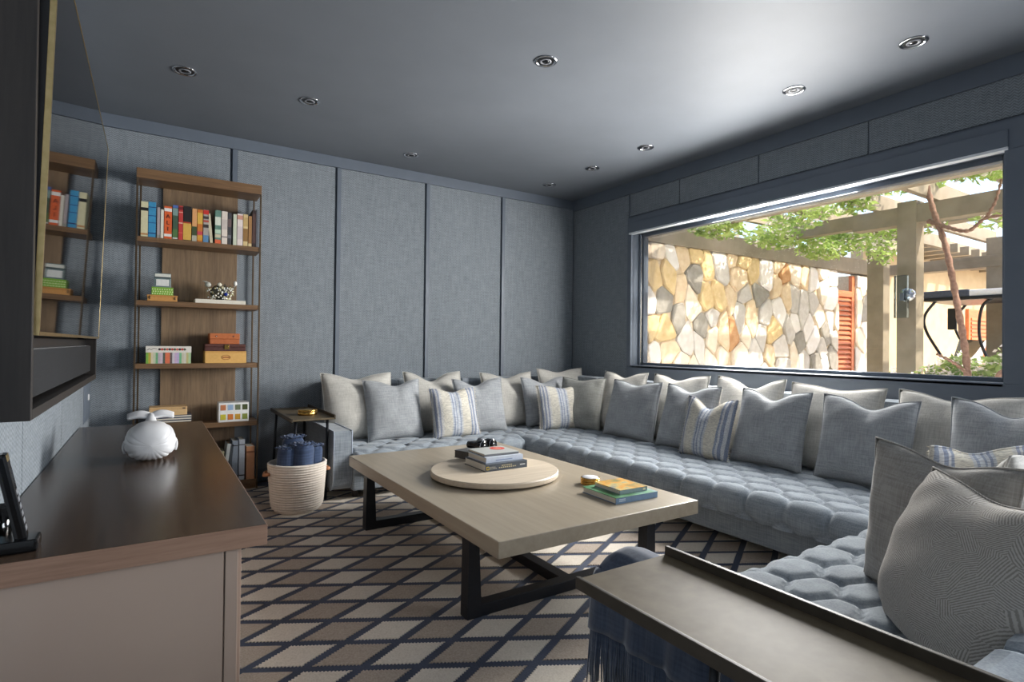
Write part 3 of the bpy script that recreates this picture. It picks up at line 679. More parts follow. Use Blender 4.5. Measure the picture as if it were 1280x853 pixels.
def book_flat(label, cx, cy, z, w_, d_, h, rot, cover, spine=None, page=M['paper'], group=None, spine_col=None):
    """spine faces local -Y"""
    t = thing('book', label, 'book', (cx, cy, z), rot, group)
    g = G(); g.box(-w_ / 2, w_ / 2, -d_ / 2, d_ / 2, h - .003, h, .0008); g.build('front_cover', cover, t, True)
    g = G(); g.box(-w_ / 2, w_ / 2, -d_ / 2, d_ / 2, 0, .003, .0008); g.box(-w_ / 2, w_ / 2, -d_ / 2, -d_ / 2 + .003, 0.001, h - .001, .0008); sp = g.build('spine', spine_col or cover, t, True)
    G().box(-w_ / 2 + .003, w_ / 2 - .003, -d_ / 2 + .003, d_ / 2 - .004, .003, h - .003).build('pages', page, t, True)
    return t, sp
def printed(name, stops, scale=4):
    mt, nt, p = base(name, stops[0][1], .35)
    n = noise(nt, coords(nt), scale, 3); nt.links.new(ramp(nt, n.outputs[0], stops), p.inputs['Base Color']); return mt
zt = .455
cgrey = flat((70, 78, 88), .35)
t, sp = book_flat('dark slate thick book, lowest on the round board with gold printed spine', 1.685, 2.785, zt, .275, .245, .040, .0, cgrey)
G().box(-.132, -.116, -.124, -.1222, .010, .028).build('logo_frame', flat((224, 190, 40)), sp, True); G().box(-.129, -.119, -.1245, -.1225, .013, .025).build('logo_centre', cgrey, sp, True)
text('lettering', 'NATIONAL', .0075, flat((214, 210, 196)), sp, (-.093, -.1235, .0225), (PI / 2, 0, 0)); text('lettering', 'GEOGRAPHIC', .0075, flat((214, 210, 196)), sp, (-.089, -.1235, .0145), (PI / 2, 0, 0))
for q in range(9): G().box(-.052 + q * .013, -.044 + q * .013, -.1238, -.1222, .013, .019).build('gilt_mark', flat((196, 186, 150)), sp, True)
for q in range(6): G().box(-.034 + q * .012, -.026 + q * .012, -.1238, -.1222, .024, .029).build('gilt_mark', flat((196, 186, 150)), sp, True)
G().box(.088, .122, -.1238, -.1222, .017, .023).build('publisher_mark', flat((206, 206, 206)), sp, True)
t, sp = book_flat('white spined hardback, middle of the stack on the round board', 1.69, 2.80, zt + .040, .245, .215, .030, .0, flat((206, 214, 226), .35), spine_col=flat((214, 222, 236), .35))
G().box(-.06, .05, -.1088, -.1072, .010, .015).build('spine_print', flat((150, 166, 196)), sp, True)
t, sp = book_flat('pale grey paperback with red oval on cover, top of the stack', 1.69, 2.82, zt + .070, .225, .20, .014, -.02, flat((196, 198, 194), .3), spine_col=flat((110, 112, 114), .35))
G().lathe([(.045, .0142), (.045, .0148)], n=26, smooth=False).build('red_oval', flat((206, 70, 58)), t, True).location = (.045, .035, 0)
G().lathe([(.026, .0148), (.026, .0153)], n=22, smooth=False).build('pink_oval', flat((226, 140, 122)), t, True).location = (.045, .035, 0)
t, sp = book_flat('black covered book under the binoculars on the round board', 1.745, 3.06, zt, .27, .21, .046, .35, flat((40, 40, 44), .3), page=flat((84, 80, 76)))
# binoculars
bn = thing('binoculars', 'small black binoculars lying on the black book', 'binoculars', (1.725, 3.02, zt + .046), .35)
bn.scale = (1.25, 1.25, 1.25)
for s_, x in ((-1, -.038), (1, .032)):
    G().lathe([(.0, -.05), (.026, -.05), (.028, -.045), (.028, -.01), (.022, .0), (.020, .03), (.017, .04), (.017, .052), (0, .052)], (x, 0, .029), 20, True, 'Y').build('barrel', M['phone'], bn, True)
    G().lathe([(.0, -.0512), (.021, -.0512), (.0, -.049)], (x, 0, .029), 18, True, 'Y').build('objective_lens', M['screen'], bn, True)
    G().lathe([(.0265, -.047), (.0285, -.046), (.0285, -.043), (.0265, -.042)], (x, 0, .029), 20, True, 'Y').build('ring', M['chrome'], bn, True)
G().box(-.030, .026, -.028, .030, .030, .050, .006).build('bridge', M['black'], bn, True)
G().lathe([(0, -.012), (.010, -.012), (.010, .018), (0, .018)], (-.003, 0, .050), 14, True, 'Y').build('focus_wheel', M['keys'], bn, True)
G().tube([(.05, .02, .03), (.075, .0, .02), (.105, -.01, .012), (.125, .01, .010), (.115, .035, .012), (.085, .035, .02), (.055, .03, .028)], .004, 7).build('strap', M['black'], bn, True)
# books near the table edge
paintc = printed('painted_landscape_cover', [(.30, (96, 120, 150)), (.42, (206, 186, 120)), (.52, (222, 160, 70)), (.62, (176, 150, 90)), (.75, (90, 120, 90))], 14)
greenc = printed('green_cover', [(.35, (60, 110, 60)), (.55, (110, 160, 120)), (.7, (150, 176, 190))], 9)
t, sp = book_flat('large blue spined book with green cover near coffee table edge', 1.965, 2.055, .415, .268, .25, .030, -.03, greenc, spine_col=flat((104, 132, 160), .4))
for q in range(2): G().box(-.115, -.075, -.1262, -.1242, .010 + q * .008, .014 + q * .008).build('spine_print', flat((190, 204, 216)), sp, True)
t, sp = book_flat('smaller book with painted yellow landscape cover on the blue book', 1.975, 2.06, .445, .178, .19, .022, -.03, paintc, spine_col=flat((130, 148, 150), .4))
G().box(.060, .076, -.0962, -.0944, .007, .015).build('spine_print', flat((226, 210, 170)), sp, True)
cn = thing('coaster_stack', 'stack of round brass coasters with white top behind the table books', 'coaster', (1.985, 2.30, .415))
for q in range(4): G().lathe([(0, q * .009), (.050, q * .009), (.052, q * .009 + .002), (.052, q * .009 + .006), (.050, q * .009 + .0085), (0, q * .009 + .0085)], n=32).build('coaster', M['brass'], cn, True)
G().lathe([(.0, .036), (.044, .036), (.042, .038), (0, .038)], n=28).build('marble_inlay', M['ceramic'], cn, True)

# ------------------------------------------------------------------ sectional sofa
sf = thing('sectional_sofa', 'long U-shaped blue grey linen sectional sofa with deep biscuit tufted seats', 'sofa', (3.0, 2.65, 0))
def tuft_seat(L, D, origin, rz, px=.225, py=.118, amp=.036, res=.0145):
    r, zt_, fz = .060, .335, .215
    flat_len = D - r; arc = r * PI / 2; face = zt_ - r - fz; T = flat_len + arc + face
    nu = int(L / res); nv = int(T / res)
    tb_ = flat_len - .05                          # from here on the last row wraps over the front edge
    def row(t): return t / py if t < tb_ else tb_ / py + (t - tb_) / (T - tb_) * 1.15
    nrows = row(T)
    def f(u, v):
        x = u * L; t = v * T
        if t < flat_len: p = (D - t, zt_); n = (0, 1)
        elif t < flat_len + arc: a = (t - flat_len) / r; p = (r - r * math.sin(a), zt_ - r + r * math.cos(a)); n = (-math.sin(a), math.cos(a))
        else: p = (0, zt_ - r - (t - flat_len - arc)); n = (-1, 0)
        q = row(nrows and t); j0 = math.floor(q); best = []
        for j in (j0 - 1, j0, j0 + 1):
            off = .5 * (j % 2); xi = x / px - off; i0 = math.floor(xi)
            for i in (i0 - 1, i0, i0 + 1):
                dx = (x / px - (i + .5 + off)) * px; dy = (q - (j + .5)) * py * 1.25
                best.append(math.hypot(dx * .80, dy))
        best.sort(); e = min(1., (best[1] - best[0]) / .070)
        h = amp * math.sqrt(max(0, 1 - (1 - e) ** 2))
        edge = min(x, L - x) / .03; h = h * min(1, .35 + .65 * edge) if edge < 1 else h
        return (x, p[0] + n[0] * h, p[1] + n[1] * h)
    g = G(); g.grid(nu, nv, f)
    o = g.build('seat_cushion', M['sofa'], sf, True)
    o.location = Vector(origin) - ORI[sf]; o.rotation_euler = (0, 0, rz)
tuft_seat(1.50, .90, (1.245, 4.04, 0), 0)                       # along the back wall
tuft_seat(4.52, 1.16, (2.765, 4.94, 0), -PI / 2)                # under the window
tuft_seat(1.50, .88, (2.745, 1.25, 0), PI)                      # free standing return
S = M['sofa']
B('base', S, sf, 1.25, 2.80, 4.065, 4.95, .075, .235, .012); B('base', S, sf, 2.80, 3.95, .42, 4.95, .075, .235, .012); B('base', S, sf, 1.25, 2.80, .42, 1.225, .075, .235, .012)
B('seat_core', S, sf, 1.26, 2.79, 4.10, 4.95, .23, .325, .01); B('seat_core', S, sf, 2.83, 3.95, .42, 4.95, .23, .325, .01); B('seat_core', S, sf, 1.26, 2.79, .42, 1.19, .23, .325, .01)
# channelled backrests
def backrest(n, x0, x1, y0, y1, along, zt2=.835, mt=None):
    L_ = (x1 - x0) if along == 'X' else (y1 - y0); k = int(round(L_ / .22)); g = G()
    for i in range(k):
        a = (x0 if along == 'X' else y0) + L_ * i / k; b = a + L_ / k
        if along == 'X': g.box(a - .002, b + .002, y0, y1, .24, zt2, .035)
        else: g.box(x0, x1, a - .002, b + .002, .24, zt2, .035)
    g.build('backrest', mt or S, sf)
backrest('b', 1.245, 3.84, 4.845, 5.028, 'X'); backrest('r', 3.845, 4.030, .24, 5.028, 'Y'); backrest('n', 1.245, 3.84, .24, .43, 'X', .56)
def arm(y0, y1, fy, s_):
    # rounded lower front corner, front at fy, s_ = direction from front to back
    prof = []
    R = .10
    pts = [(y1, .075), (y1, .515)] + [(fy, .515)]
    for q in range(9): a = q / 8 * PI / 2; pts.append((fy + s_ * (R - R * math.cos(a)), .075 + R - R * math.sin(a)))
    g = G(); bm = bmesh.new()
    vs = [bm.verts.new((1.11, p[0], p[1])) for p in pts]; f0 = bm.faces.new(vs)
    ex = bmesh.ops.extrude_face_region(bm, geom=[f0]); mv = [e_ for e_ in ex['geom'] if isinstance(e_, bmesh.types.BMVert)]
    bmesh.ops.translate(bm, verts=mv, vec=(.135, 0, 0))
    bmesh.ops.bevel(bm, geom=[e_ for e_ in bm.edges], offset=.008, segments=2, affect='EDGES', clamp_overlap=True); bm.verts.index_update()
    g.add([v.co[:] for v in bm.verts], [[v.index for v in f.verts] for f in bm.faces], False); bm.free()
    o = g.build('arm', S, sf)
    for x in (1.112, 1.243): G().tube([(x, p[0], p[1]) for p in pts[1:]], .0045, 6).build('piping', M['sofa_pipe'], o, False)
arm(4.09, 5.028, 4.09, 1); arm(1.205, .24, 1.205, -1)
for x, y in ((1.29, 4.16), (2.6, 4.16), (1.2, 4.95), (2.86, 3.2), (2.86, 1.5), (3.9, .3), (3.9, 4.9), (1.2, .3), (1.29, 1.13), (2.86, 4.0)):
    G().lathe([(0, .0085), (.020, .0085), (.029, .078), (0, .078)], (x, y, 0), 14).build('leg', M['legwood'], sf)

# ------------------------------------------------------------------ pillows
def pillow(label, pos, rz, lean, w_, h, T, mat, chop=.05, seed=0, roll=0., sag=0., fringe=False, group='linen scatter pillows', pipe=None, cat='pillow'):
    """local: x width, z height, front toward -y, base at z=0"""
    rr = random.Random(seed); ph1, ph2, ph3 = [rr.uniform(0, 6.28) for _ in range(3)]; skew = rr.uniform(-.12, .12)
    nn = 26
    def pt(u, v, side):
        U, V = u * 2 - 1, v * 2 - 1
        x = w_ / 2 * U * (1 - .055 * (1 - V * V) ** 1.0); z = h / 2 * V * (1 - .05 * (1 - U * U))
        k = max(0., (1 - abs(U) ** 2.6)) * max(0., (1 - abs(V) ** 2.6)); th = T / 2 * k ** .55
        belly = 1 + .18 * -V; th *= belly
        dip = chop * math.exp(-((U - skew) / .42) ** 2) * max(0, (V + .15) / 1.15) ** 1.6
        z -= dip; th *= 1 + .5 * dip / .06 * .3
        if V < -.75 and abs(U) < .9: z += (abs(V) - .75) * .02
        wr_ = .0026 * math.sin(7 * U + 4 * V + ph1) + .0022 * math.sin(5 * U - 9 * V + ph2) + .006 * math.sin(14 * U * V + ph3) * abs(U * V)
        crease = -.012 * math.exp(-((U - skew) / .10) ** 2) * max(0, V) * (chop > .03)
        y = side * (th + (wr_ + crease) * min(1, k * 3)) - sag * (V * V) * .03 + .012 * math.sin(ph1 + 2 * U) * V
        return (x, y, z + h / 2)
    o = bpy.data.objects.new('pillow', None)
    g = G(); g.grid(nn, nn, lambda u, v: pt(u, v, -1)); g.grid(nn, nn, lambda u, v: pt(u, v, 1))
    bm = bmesh.new()
    me = bpy.data.meshes.new('scatter_pillow'); me.from_pydata(g.v, [], g.f); bm.from_mesh(me); bmesh.ops.remove_doubles(bm, verts=bm.verts[:], dist=.0004)
    bmesh.ops.recalc_face_normals(bm, faces=bm.faces[:]); bm.to_mesh(me); bm.free()
    me.polygons.foreach_set('use_smooth', [True] * len(me.polygons)); me.materials.append(mat)
    o = bpy.data.objects.new('scatter_pillow', me); link(o); tag(o, label, cat, group)
    o.location = pos; o.rotation_euler = (-lean, roll, rz)
    ring = [pt(i / nn, 0, 1) for i in range(nn)] + [pt(1, i / nn, 1) for i in range(nn)] + [pt(1 - i / nn, 1, 1) for i in range(nn)] + [pt(0, 1 - i / nn, 1) for i in range(nn)]
    G().tube(ring, .0035, 6, closed=True).build('seam', pipe or mat, o, True)
    if fringe:
        g = G()
        for s_ in (0, 1):
            for q in range(34):
                p0 = Vector(pt(s_, (q + .5) / 34, 1)); d = (1 if s_ else -1); p1 = p0 + Vector((d * rr.uniform(.010, .02), rr.uniform(-.006, .006), rr.uniform(-.008, .004)))
                g.tube([p0, (p0 + p1) / 2 + Vector((0, .002, .001)), p1], [.0022, .002, .001], 4)
        fo = g.build('fringe', M['fringe'], o, True); fo['kind'] = 'stuff'
    return o
ZS = .352
D_ = math.radians
def back(label, x0, x1, y, ztop, mat, lean=16, T=.20, seed=0, **kw):
    h = (ztop - ZS) / math.cos(D_(lean)); yb = y - math.sin(D_(lean)) * h
    return pillow(label, ((x0 + x1) / 2, yb, ZS), kw.pop('rz', 0), D_(lean), x1 - x0, h, T, mat, seed=seed, **kw)
def side(label, y0, y1, x, ztop, mat, lean=16, T=.20, seed=0, **kw):
    h = (ztop - ZS) / math.cos(D_(lean)); xb = x - math.sin(D_(lean)) * h
    return pillow(label, (xb, (y0 + y1) / 2, ZS), kw.pop('rz', -PI / 2), D_(lean), abs(y1 - y0), h, T, mat, seed=seed, **kw)
LB, LG, LS, LT = M['lin_beige'], M['lin_grey'], M['lin_satin'], M['lin_taupe']
back('large beige pillow at the armrest end of the back sofa', 1.165, 1.775, 4.74, .905, LB, 18, .21, 1, chop=.045)
back('large beige pillow with folded top behind first striped pillow', 1.89, 2.475, 4.76, .905, LB, 16, .2, 2, chop=.085)
back('large beige pillow third along the back sofa, beside plain grey pillow', 2.68, 3.285, 4.76, .885, LB, 16, .2, 3, chop=.05)
back('beige pillow tucked in the sofa corner against both walls', 3.36, 3.96, 4.76, .915, LB, 15, .18, 4, chop=.03)
back('pale blue grey checked pillow leaning on the armrest end beige pillow', 1.475, 1.97, 4.585, .85, LG, 17, .17, 5, chop=.05)
back('blue and cream striped fringed pillow on the back sofa', 2.0, 2.44, 4.42, .775, M['stripe'], 16, .13, 6, chop=.035, fringe=True)
back('pale blue grey checked pillow right beside the back sofa striped pillow', 2.285, 2.80, 4.56, .845, LG, 17, .16, 7, chop=.06)
back('grey pillow in corner behind the corner striped pillow', 3.04, 3.56, 4.58, .84, LG, 15, .16, 8, chop=.05)
back('blue and cream striped pillow in the sofa corner', 3.06, 3.56, 4.32, .775, M['stripe'], 14, .14, 9, chop=.025, fringe=True, rz=D_(-14))
side('shiny satin pillow seen edge-on beside the corner striped pillow', 3.93, 4.42, 3.56, .845, LS, 16, .17, 10, chop=.02, rz=D_(-70))
side('large beige pillow, first under the window from the corner', 3.575, 4.165, 3.77, .915, LB, 15, .2, 11, chop=.045)
side('large beige pillow, second under the window from the corner', 2.912, 3.515, 3.77, .92, LB, 15, .2, 12, chop=.04)
side('large beige pillow, third under the window behind window striped pillow', 2.274, 2.84, 3.77, .93, LB, 15, .2, 13, chop=.07)
side('large beige pillow, fourth under the window from the corner', 1.636, 2.23, 3.77, .915, LB, 15, .2, 14, chop=.02)
side('large beige pillow, last under the window from the corner', .97, 1.565, 3.77, .915, LB, 15, .2, 15, chop=.04)
side('grey pillow in front row, first under the window from the corner', 3.24, 3.83, 3.585, .855, LG, 15, .18, 16, chop=.03)
side('grey pillow leaning left of window striped pillow, pale fringed edge', 2.66, 3.19, 3.58, .858, LG, 15, .17, 17, chop=.05, fringe=True)
side('blue and cream striped pillow leaning on the window pillows', 2.44, 2.865, 3.46, .785, M['stripe'], 17, .13, 18, chop=.075, fringe=True)
side('grey checked pillow right of the window striped pillow', 1.985, 2.495, 3.58, .868, LG, 15, .18, 19, chop=.065)
side('grey pillow with deep chopped top, front row under the window', 1.39, 1.915, 3.59, .868, LG, 15, .18, 20, chop=.065)
side('grey pillow in front of last beige window pillow', .74, 1.245, 3.60, .90, LG, 15, .18, 21, chop=.07)
# pillows on the near return (facing +Y)
def near(label, x, y, rz, ztop, w_, mat, lean=18, T=.2, seed=0, **kw):
    h = (ztop - ZS) / math.cos(D_(lean)); return pillow(label, (x, y, ZS), D_(rz), D_(lean), w_, h, T, mat, seed=seed, **kw)
near('large taupe pillow with woven linework beside the bronze armrest tray', 1.68, .62, -132, .80, .52, M['pattern'], 18, .26, 31, chop=.02)
near('plain taupe pillow standing behind the linework pillow', 1.98, .765, -118, .84, .52, LT, 8, .14, 32, chop=.03)
near('beige pillow in middle of the near sofa row', 2.40, .74, 176, .84, .56, LB, 20, .18, 33, chop=.05)
near('blue and cream striped pillow on the near sofa row', 2.72, .98, 160, .79, .46, M['stripe'], 20, .13, 34, chop=.03, fringe=True)
near('large beige pillow at far end of the near sofa row', 2.98, .76, 176, .86, .58, LB, 18, .2, 35, chop=.04)

# ------------------------------------------------------------------ bronze tray side tables
def tray_table(label, x0, x1, y0, y1, z, grp, legs):
    t = thing('tray_table', label, 'side table', ((x0 + x1) / 2, (y0 + y1) / 2, 0), 0, grp)
    B('tray', M['traytop'], t, x0, x1, y0, y1, z - .012, z, .002)
    B('lip', M['tray_lip'], t, x1 - .008, x1 + .004, y0, y1, z - .012, z + .022, .002)
    B('lip', M['tray_lip'], t, x0 - .004, x0 + .006, y0, y1, z - .022, z + .006, .002)
    for yy in legs:
        for xa, xb in ((x0 + .035, x0 + .008), (x1 - .045, x1 - .052)):
            G().tube([(xb, yy, .0085), (xa, yy, z - .012)], .010, 8).build('leg', M['blackmetal'], t)
        G().tube([(x0 + .01, yy, .02), (x1 - .05, yy, .02)], .008, 8).build('foot_rail', M['blackmetal'], t)
tray_table('bronze tray table beside the rope basket', .835, 1.135, 4.15, 4.98, .61, 'tray side tables', (4.19, 4.92))
tray_table('bronze tray table over the throw draped arm', .838, 1.140, .16, 1.015, .61, 'tray side tables', (.22, .66))
tn = thing('brass_tin', 'round brass tin standing on the tray table by the basket', 'tin', (1.0, 4.42, .61))
G().lathe([(0, 0), (.068, 0), (.070, .003), (.070, .022), (.068, .024), (.068, .026), (.071, .028), (.071, .038), (.066, .042), (0, .042)], n=32).build('tin_body', M['brass'], tn, True)
G().lathe([(.0715, .024), (.073, .0255), (.0715, .027)], n=32).build('rim', M['gold'], tn, True)

# ------------------------------------------------------------------ rope basket with rolled throws
bk = thing('rope_basket', 'cream coiled rope basket with leather handles holding rolled throws', 'basket', (.855, 4.05, .0115))
g = G(); nz = 19
prof = []
for q in range(nz + 1):
    z = .008 + q * .0165; rad = .160 + .026 * min(1, (z / .31)) ** .8
    if z < .05: rad -= .03 * (1 - z / .05) ** 2
    prof += [(rad, z - .0075), (rad + .0065, z - .003), (rad + .0065, z + .003), (rad, z + .0075)]
ins = [(prof[-1][0] - .012, prof[-1][1]), (prof[-1][0] - .018, .25), (.13, .03), (0, .02)]
g.lathe([(0, .0)] + prof + ins, n=44); g.build('rope_coils', M['rope'], bk, True)
for s_ in (-1, 1):
    G().tube([(s_ * .186, -.045, .265), (s_ * .204, -.03, .262), (s_ * .212, 0, .255), (s_ * .204, .03, .262), (s_ * .186, .045, .265)], .012, 8).build('handle', M['leather'], bk, True)
rolls = [(-.082, -.055, .455, .060, 'rolled navy throw at the bookcase side of rope basket'), (.018, -.075, .475, .070, 'rolled navy throw at front middle of rope basket'), (.105, -.02, .45, .052, 'rolled navy throw at the armrest side of rope basket'), (-.02, .070, .505, .072, 'tallest rolled navy throw at back of rope basket')]
for i, (x, y, zt2, rad, lab) in enumerate(rolls):
    t = thing('rolled_throw', lab, 'throw', (.855 + x, 4.05 + y, .16), 0, 'rolled throws in the basket'); hh = zt2 - .16
    rr = random.Random(i)
    g = G(); pts = []
    n_, tt = 26, hh
    def sp_(u, v):
        a = u * 2 * PI; k = rad * (1 + .05 * math.sin(3 * a + i) + .03 * math.sin(9 * v + a)); k *= (1 - .25 * max(0, v - .88) / .12)
        return (k * math.cos(a), k * math.sin(a), v * hh + (.006 * math.sin(7 * a) if v > .9 else 0))
    g.grid(40, 18, sp_); g.build('rolled_body', M['throw'], t, True)
    g = G()   # spiral top
    sp = []
    for q in range(70):
        a = q / 70 * 5.2 * PI; r_ = rad * .92 * (1 - q / 74); sp.append((r_ * math.cos(a), r_ * math.sin(a), hh - .004 + .004 * math.sin(5 * a)))
    g.tube(sp, .0075, 7); g.build('rolled_end', M['throw'], t, True)
    g = G()
    for q in range(70):
        a = rr.uniform(0, 6.28); r_ = rad * rr.uniform(.8, 1.02); p0 = Vector((r_ * math.cos(a), r_ * math.sin(a), hh - .01)); p1 = p0 + Vector((.012 * math.cos(a) + rr.uniform(-.012, .012), .012 * math.sin(a) + rr.uniform(-.012, .012), rr.uniform(-.004, .012)))
        g.tube([p0, (p0 + p1) / 2 + Vector((0, 0, .006)), p1], [.0022, .002, .001], 4)
    g.build('fringe', M['throw'], t, True)['kind'] = 'stuff'

# ------------------------------------------------------------------ fringed throw over the near arm
th = thing('draped_throw', 'dark navy fringed wool throw draped over the near sofa arm', 'throw', (1.17, .95, .5))
path = [(1.250, .30), (1.252, .40), (1.252, .49), (1.246, .522), (1.220, .541), (1.175, .549), (1.130, .543), (1.104, .524), (1.097, .49), (1.092, .42), (1.088, .35)]
def drape(u, v):
    k = v * (len(path) - 1); i = min(int(k), len(path) - 2); f = k - i
    x = path[i][0] * (1 - f) + path[i + 1][0] * f; z = path[i][1] * (1 - f) + path[i + 1][1] * f
    y = .72 + .51 * u
    out = -1 if v > .5 else 1
    hang = max(0, abs(v - .5) - .22) / .28
    x += out * (.008 * math.sin(u * 22) * hang + .004 * math.sin(u * 47 + 1) * hang) + (out * .010 * hang if v > .5 else 0)
    z += .010 * math.exp(-((v - .5) / .2) ** 2) * math.sin(u * 9)
    if u > .9: y_over = (u - .9) / .1; z -= .04 * y_over ** 2 * (1 if .25 < v < .75 else .3); y += .010 * y_over
    return (x, y, z)
o = G().grid(60, 40, drape).build('cloth', M['throw_dk'], th); md = o.modifiers.new('thick', 'SOLIDIFY'); md.thickness = .012; md.offset = 1
g = G(); rr = random.Random(4)
for q in range(150):
    u = q / 149; p0 = Vector(drape(u, 1.0)); ln = rr.uniform(.135, .165); dx = rr.uniform(-.010, .004); dy = rr.uniform(-.008, .008)
    g.tube([p0 + Vector((-.002, 0, .012)), p0 + Vector((-.004 + dx * .4, dy * .4, -ln * .4)), p0 + Vector((-.003 + dx, dy, -ln))], [.0034, .003, .0018], 5)
g.build('fringe', M['throw_dk'], th)['kind'] = 'stuff'

# ------------------------------------------------------------------ outside
struct(G().box(XR + .2, 20, -14, 12, -.25, -.05).build('terrace', M['paving']))
# rubble stone wall, each stone a piece
sw = thing('stone_wall', 'rubble wall of tan and grey stones outside the window', 'stone wall', (6.6, 4.6, -.05))
SX0, SX1, SZ1, SY = 4.32, 8.58, 2.32, 4.40
G().box(SX0, SX1, SY + .02, SY + .35, -.05, SZ1).build('mortar_bed', M['mortar'], sw)
def clip(poly, nx, ny, d):
    out = []
    for i in range(len(poly)):
        a, b = poly[i], poly[(i + 1) % len(poly)]; da = a[0] * nx + a[1] * ny - d; db = b[0] * nx + b[1] * ny - d
        if da <= 0: out.append(a)
        if da * db < 0: t_ = da / (da - db); out.append((a[0] + (b[0] - a[0]) * t_, a[1] + (b[1] - a[1]) * t_))
    return out
rr = random.Random(11)
def stones(x0, x1, z0, z1, y, parent, cw, chh, n):
    pts = []
    tries = 0
    while len(pts) < n and tries < 20000:
        tries += 1; p = (rr.uniform(x0, x1), rr.uniform(z0, z1))
        if all(((p[0] - q[0]) / cw) ** 2 + ((p[1] - q[1]) / chh) ** 2 > .62 for q in pts): pts.append(p)
    wt = [rr.uniform(-.35, .35) for _ in pts]
    for i, p in enumerate(pts):
        poly = [(x0, z0), (x1, z0), (x1, z1), (x0, z1)]
        for j, q in enumerate(pts):
            if i == j or abs(p[0] - q[0]) > 1.2 or abs(p[1] - q[1]) > 1.2: continue
            sx, sz = 1 / cw ** 2, 1 / chh ** 2      # stretched distance: taller than wide stones
            nx, nz = (q[0] - p[0]) * sx, (q[1] - p[1]) * sz; mx_, mz = (p[0] + q[0]) / 2, (p[1] + q[1]) / 2
            sh = .5 + .22 * (wt[i] - wt[j]); mx_, mz = p[0] + (q[0] - p[0]) * sh, p[1] + (q[1] - p[1]) * sh
            an = math.atan2(nz, nx) + .45 * math.sin(37.0 * (p[0] * q[0] + p[1] * q[1])); ln = 1.0; nx, nz = math.cos(an), math.sin(an)
            poly = clip(poly, nx, nz, nx * mx_ + nz * mz - rr.uniform(.002, .006))
            if len(poly) < 3: break
        if len(poly) < 3: continue
        cut = []
        for q in range(len(poly)):
            a, b = poly[q], poly[(q + 1) % len(poly)]
            cut += [(a[0] * .88 + b[0] * .12, a[1] * .88 + b[1] * .12), (a[0] * .12 + b[0] * .88, a[1] * .12 + b[1] * .88)]
        poly = cut
        cx = sum(a for a, _ in poly) / len(poly); cz = sum(b for _, b in poly) / len(poly); dep = rr.uniform(.008, .028)
        n_ = len(poly); outer = [(a, y + .03, b) for a, b in poly]; mid = [(a, y - dep * .3, b) for a, b in poly]
        inn = [(cx + (a - cx) * .90, y - dep + rr.uniform(-.006, .006), cz + (b - cz) * .90) for a, b in poly]
        fs = [tuple(range(2 * n_, 3 * n_))]
        for k in (0, n_): fs += [(k + q, k + (q + 1) % n_, k + n_ + (q + 1) % n_, k + n_ + q) for q in range(n_)]
        g = G(); g.add(outer + mid + inn, fs)
        far = (p[0] - x0) / (x1 - x0)
        wts = [5 - 3 * far, 4, 3, 1 + 3 * far, 4, 1.5, 1.2 - .8 * far, 3]
        g.build('stone', M['stone%d' % rr.choices(range(8), wts)[0]], parent)
stones(SX0, SX1, .55, SZ1, SY, sw, .25, .34, 190)
# louvred door in the stone wall
dr = thing('louvre_door', 'orange cedar louvred door at the end of the stone wall', 'door', (8.85, 4.45, -.05))
B('stile', M['shutter'], dr, 8.60, 8.66, 4.42, 4.47, -.05, 2.04, .004); B('stile', M['shutter'], dr, 9.04, 9.12, 4.42, 4.47, -.05, 2.28, .004)
B('rail', M['shutter'], dr, 8.66, 9.04, 4.42, 4.47, 1.95, 2.04, .004); B('rail', M['shutter'], dr, 8.66, 9.04, 4.42, 4.47, -.05, .1, .004)
for q in range(25):
    z = .14 + q * .073
    g = G(); g.add([(8.66, 4.425, z), (9.04, 4.425, z), (9.04, 4.470, z + .055), (8.66, 4.470, z + .055), (8.66, 4.425, z + .014), (9.04, 4.425, z + .014), (9.04, 4.470, z + .069), (8.66, 4.470, z + .069)], [(0, 1, 2, 3), (7, 6, 5, 4), (0, 4, 5, 1), (2, 6, 7, 3), (0, 3, 7, 4), (1, 5, 6, 2)]); g.build('slat', M['shutter'], dr)
sp2 = thing('stone_pier', 'narrow stone pier between the louvred door and the pergola', 'stone wall', (9.4, 4.5, -.05))
G().box(9.13, 9.75, 4.42, 4.75, -.05, 2.30).build('mortar_bed', M['mortar'], sp2)
stones(9.13, 9.75, .7, 2.30, 4.41, sp2, .28, .42, 14)
# plaster building behind
pb = thing('plaster_building', 'cream plaster building with timber eave beyond the pergola', 'building', (13.4, 4.7, -.05))
B('wall', M['plaster'], pb, 9.76, 17.5, 4.60, 4.80, -.05, 2.95, .01)
B('eave', M['pergola'], pb, 9.76, 17.5, 4.10, 4.85, 2.95, 3.07, .01)
for q in range(16):
    x = 9.9 + q * .47; B('rafter_tail', M['pergola'], pb, x, x + .09, 3.85, 4.60, 2.80, 2.95, .005)
dd = B('door', M['shutter'], pb, 13.9, 15.0, 4.54, 4.605, -.05, 2.0, .01)
for q in range(20): B('door_slat', M['shutter'], dd, 14.0, 14.9, 4.52, 4.545, .25 + q * .08, .30 + q * .08, .004)
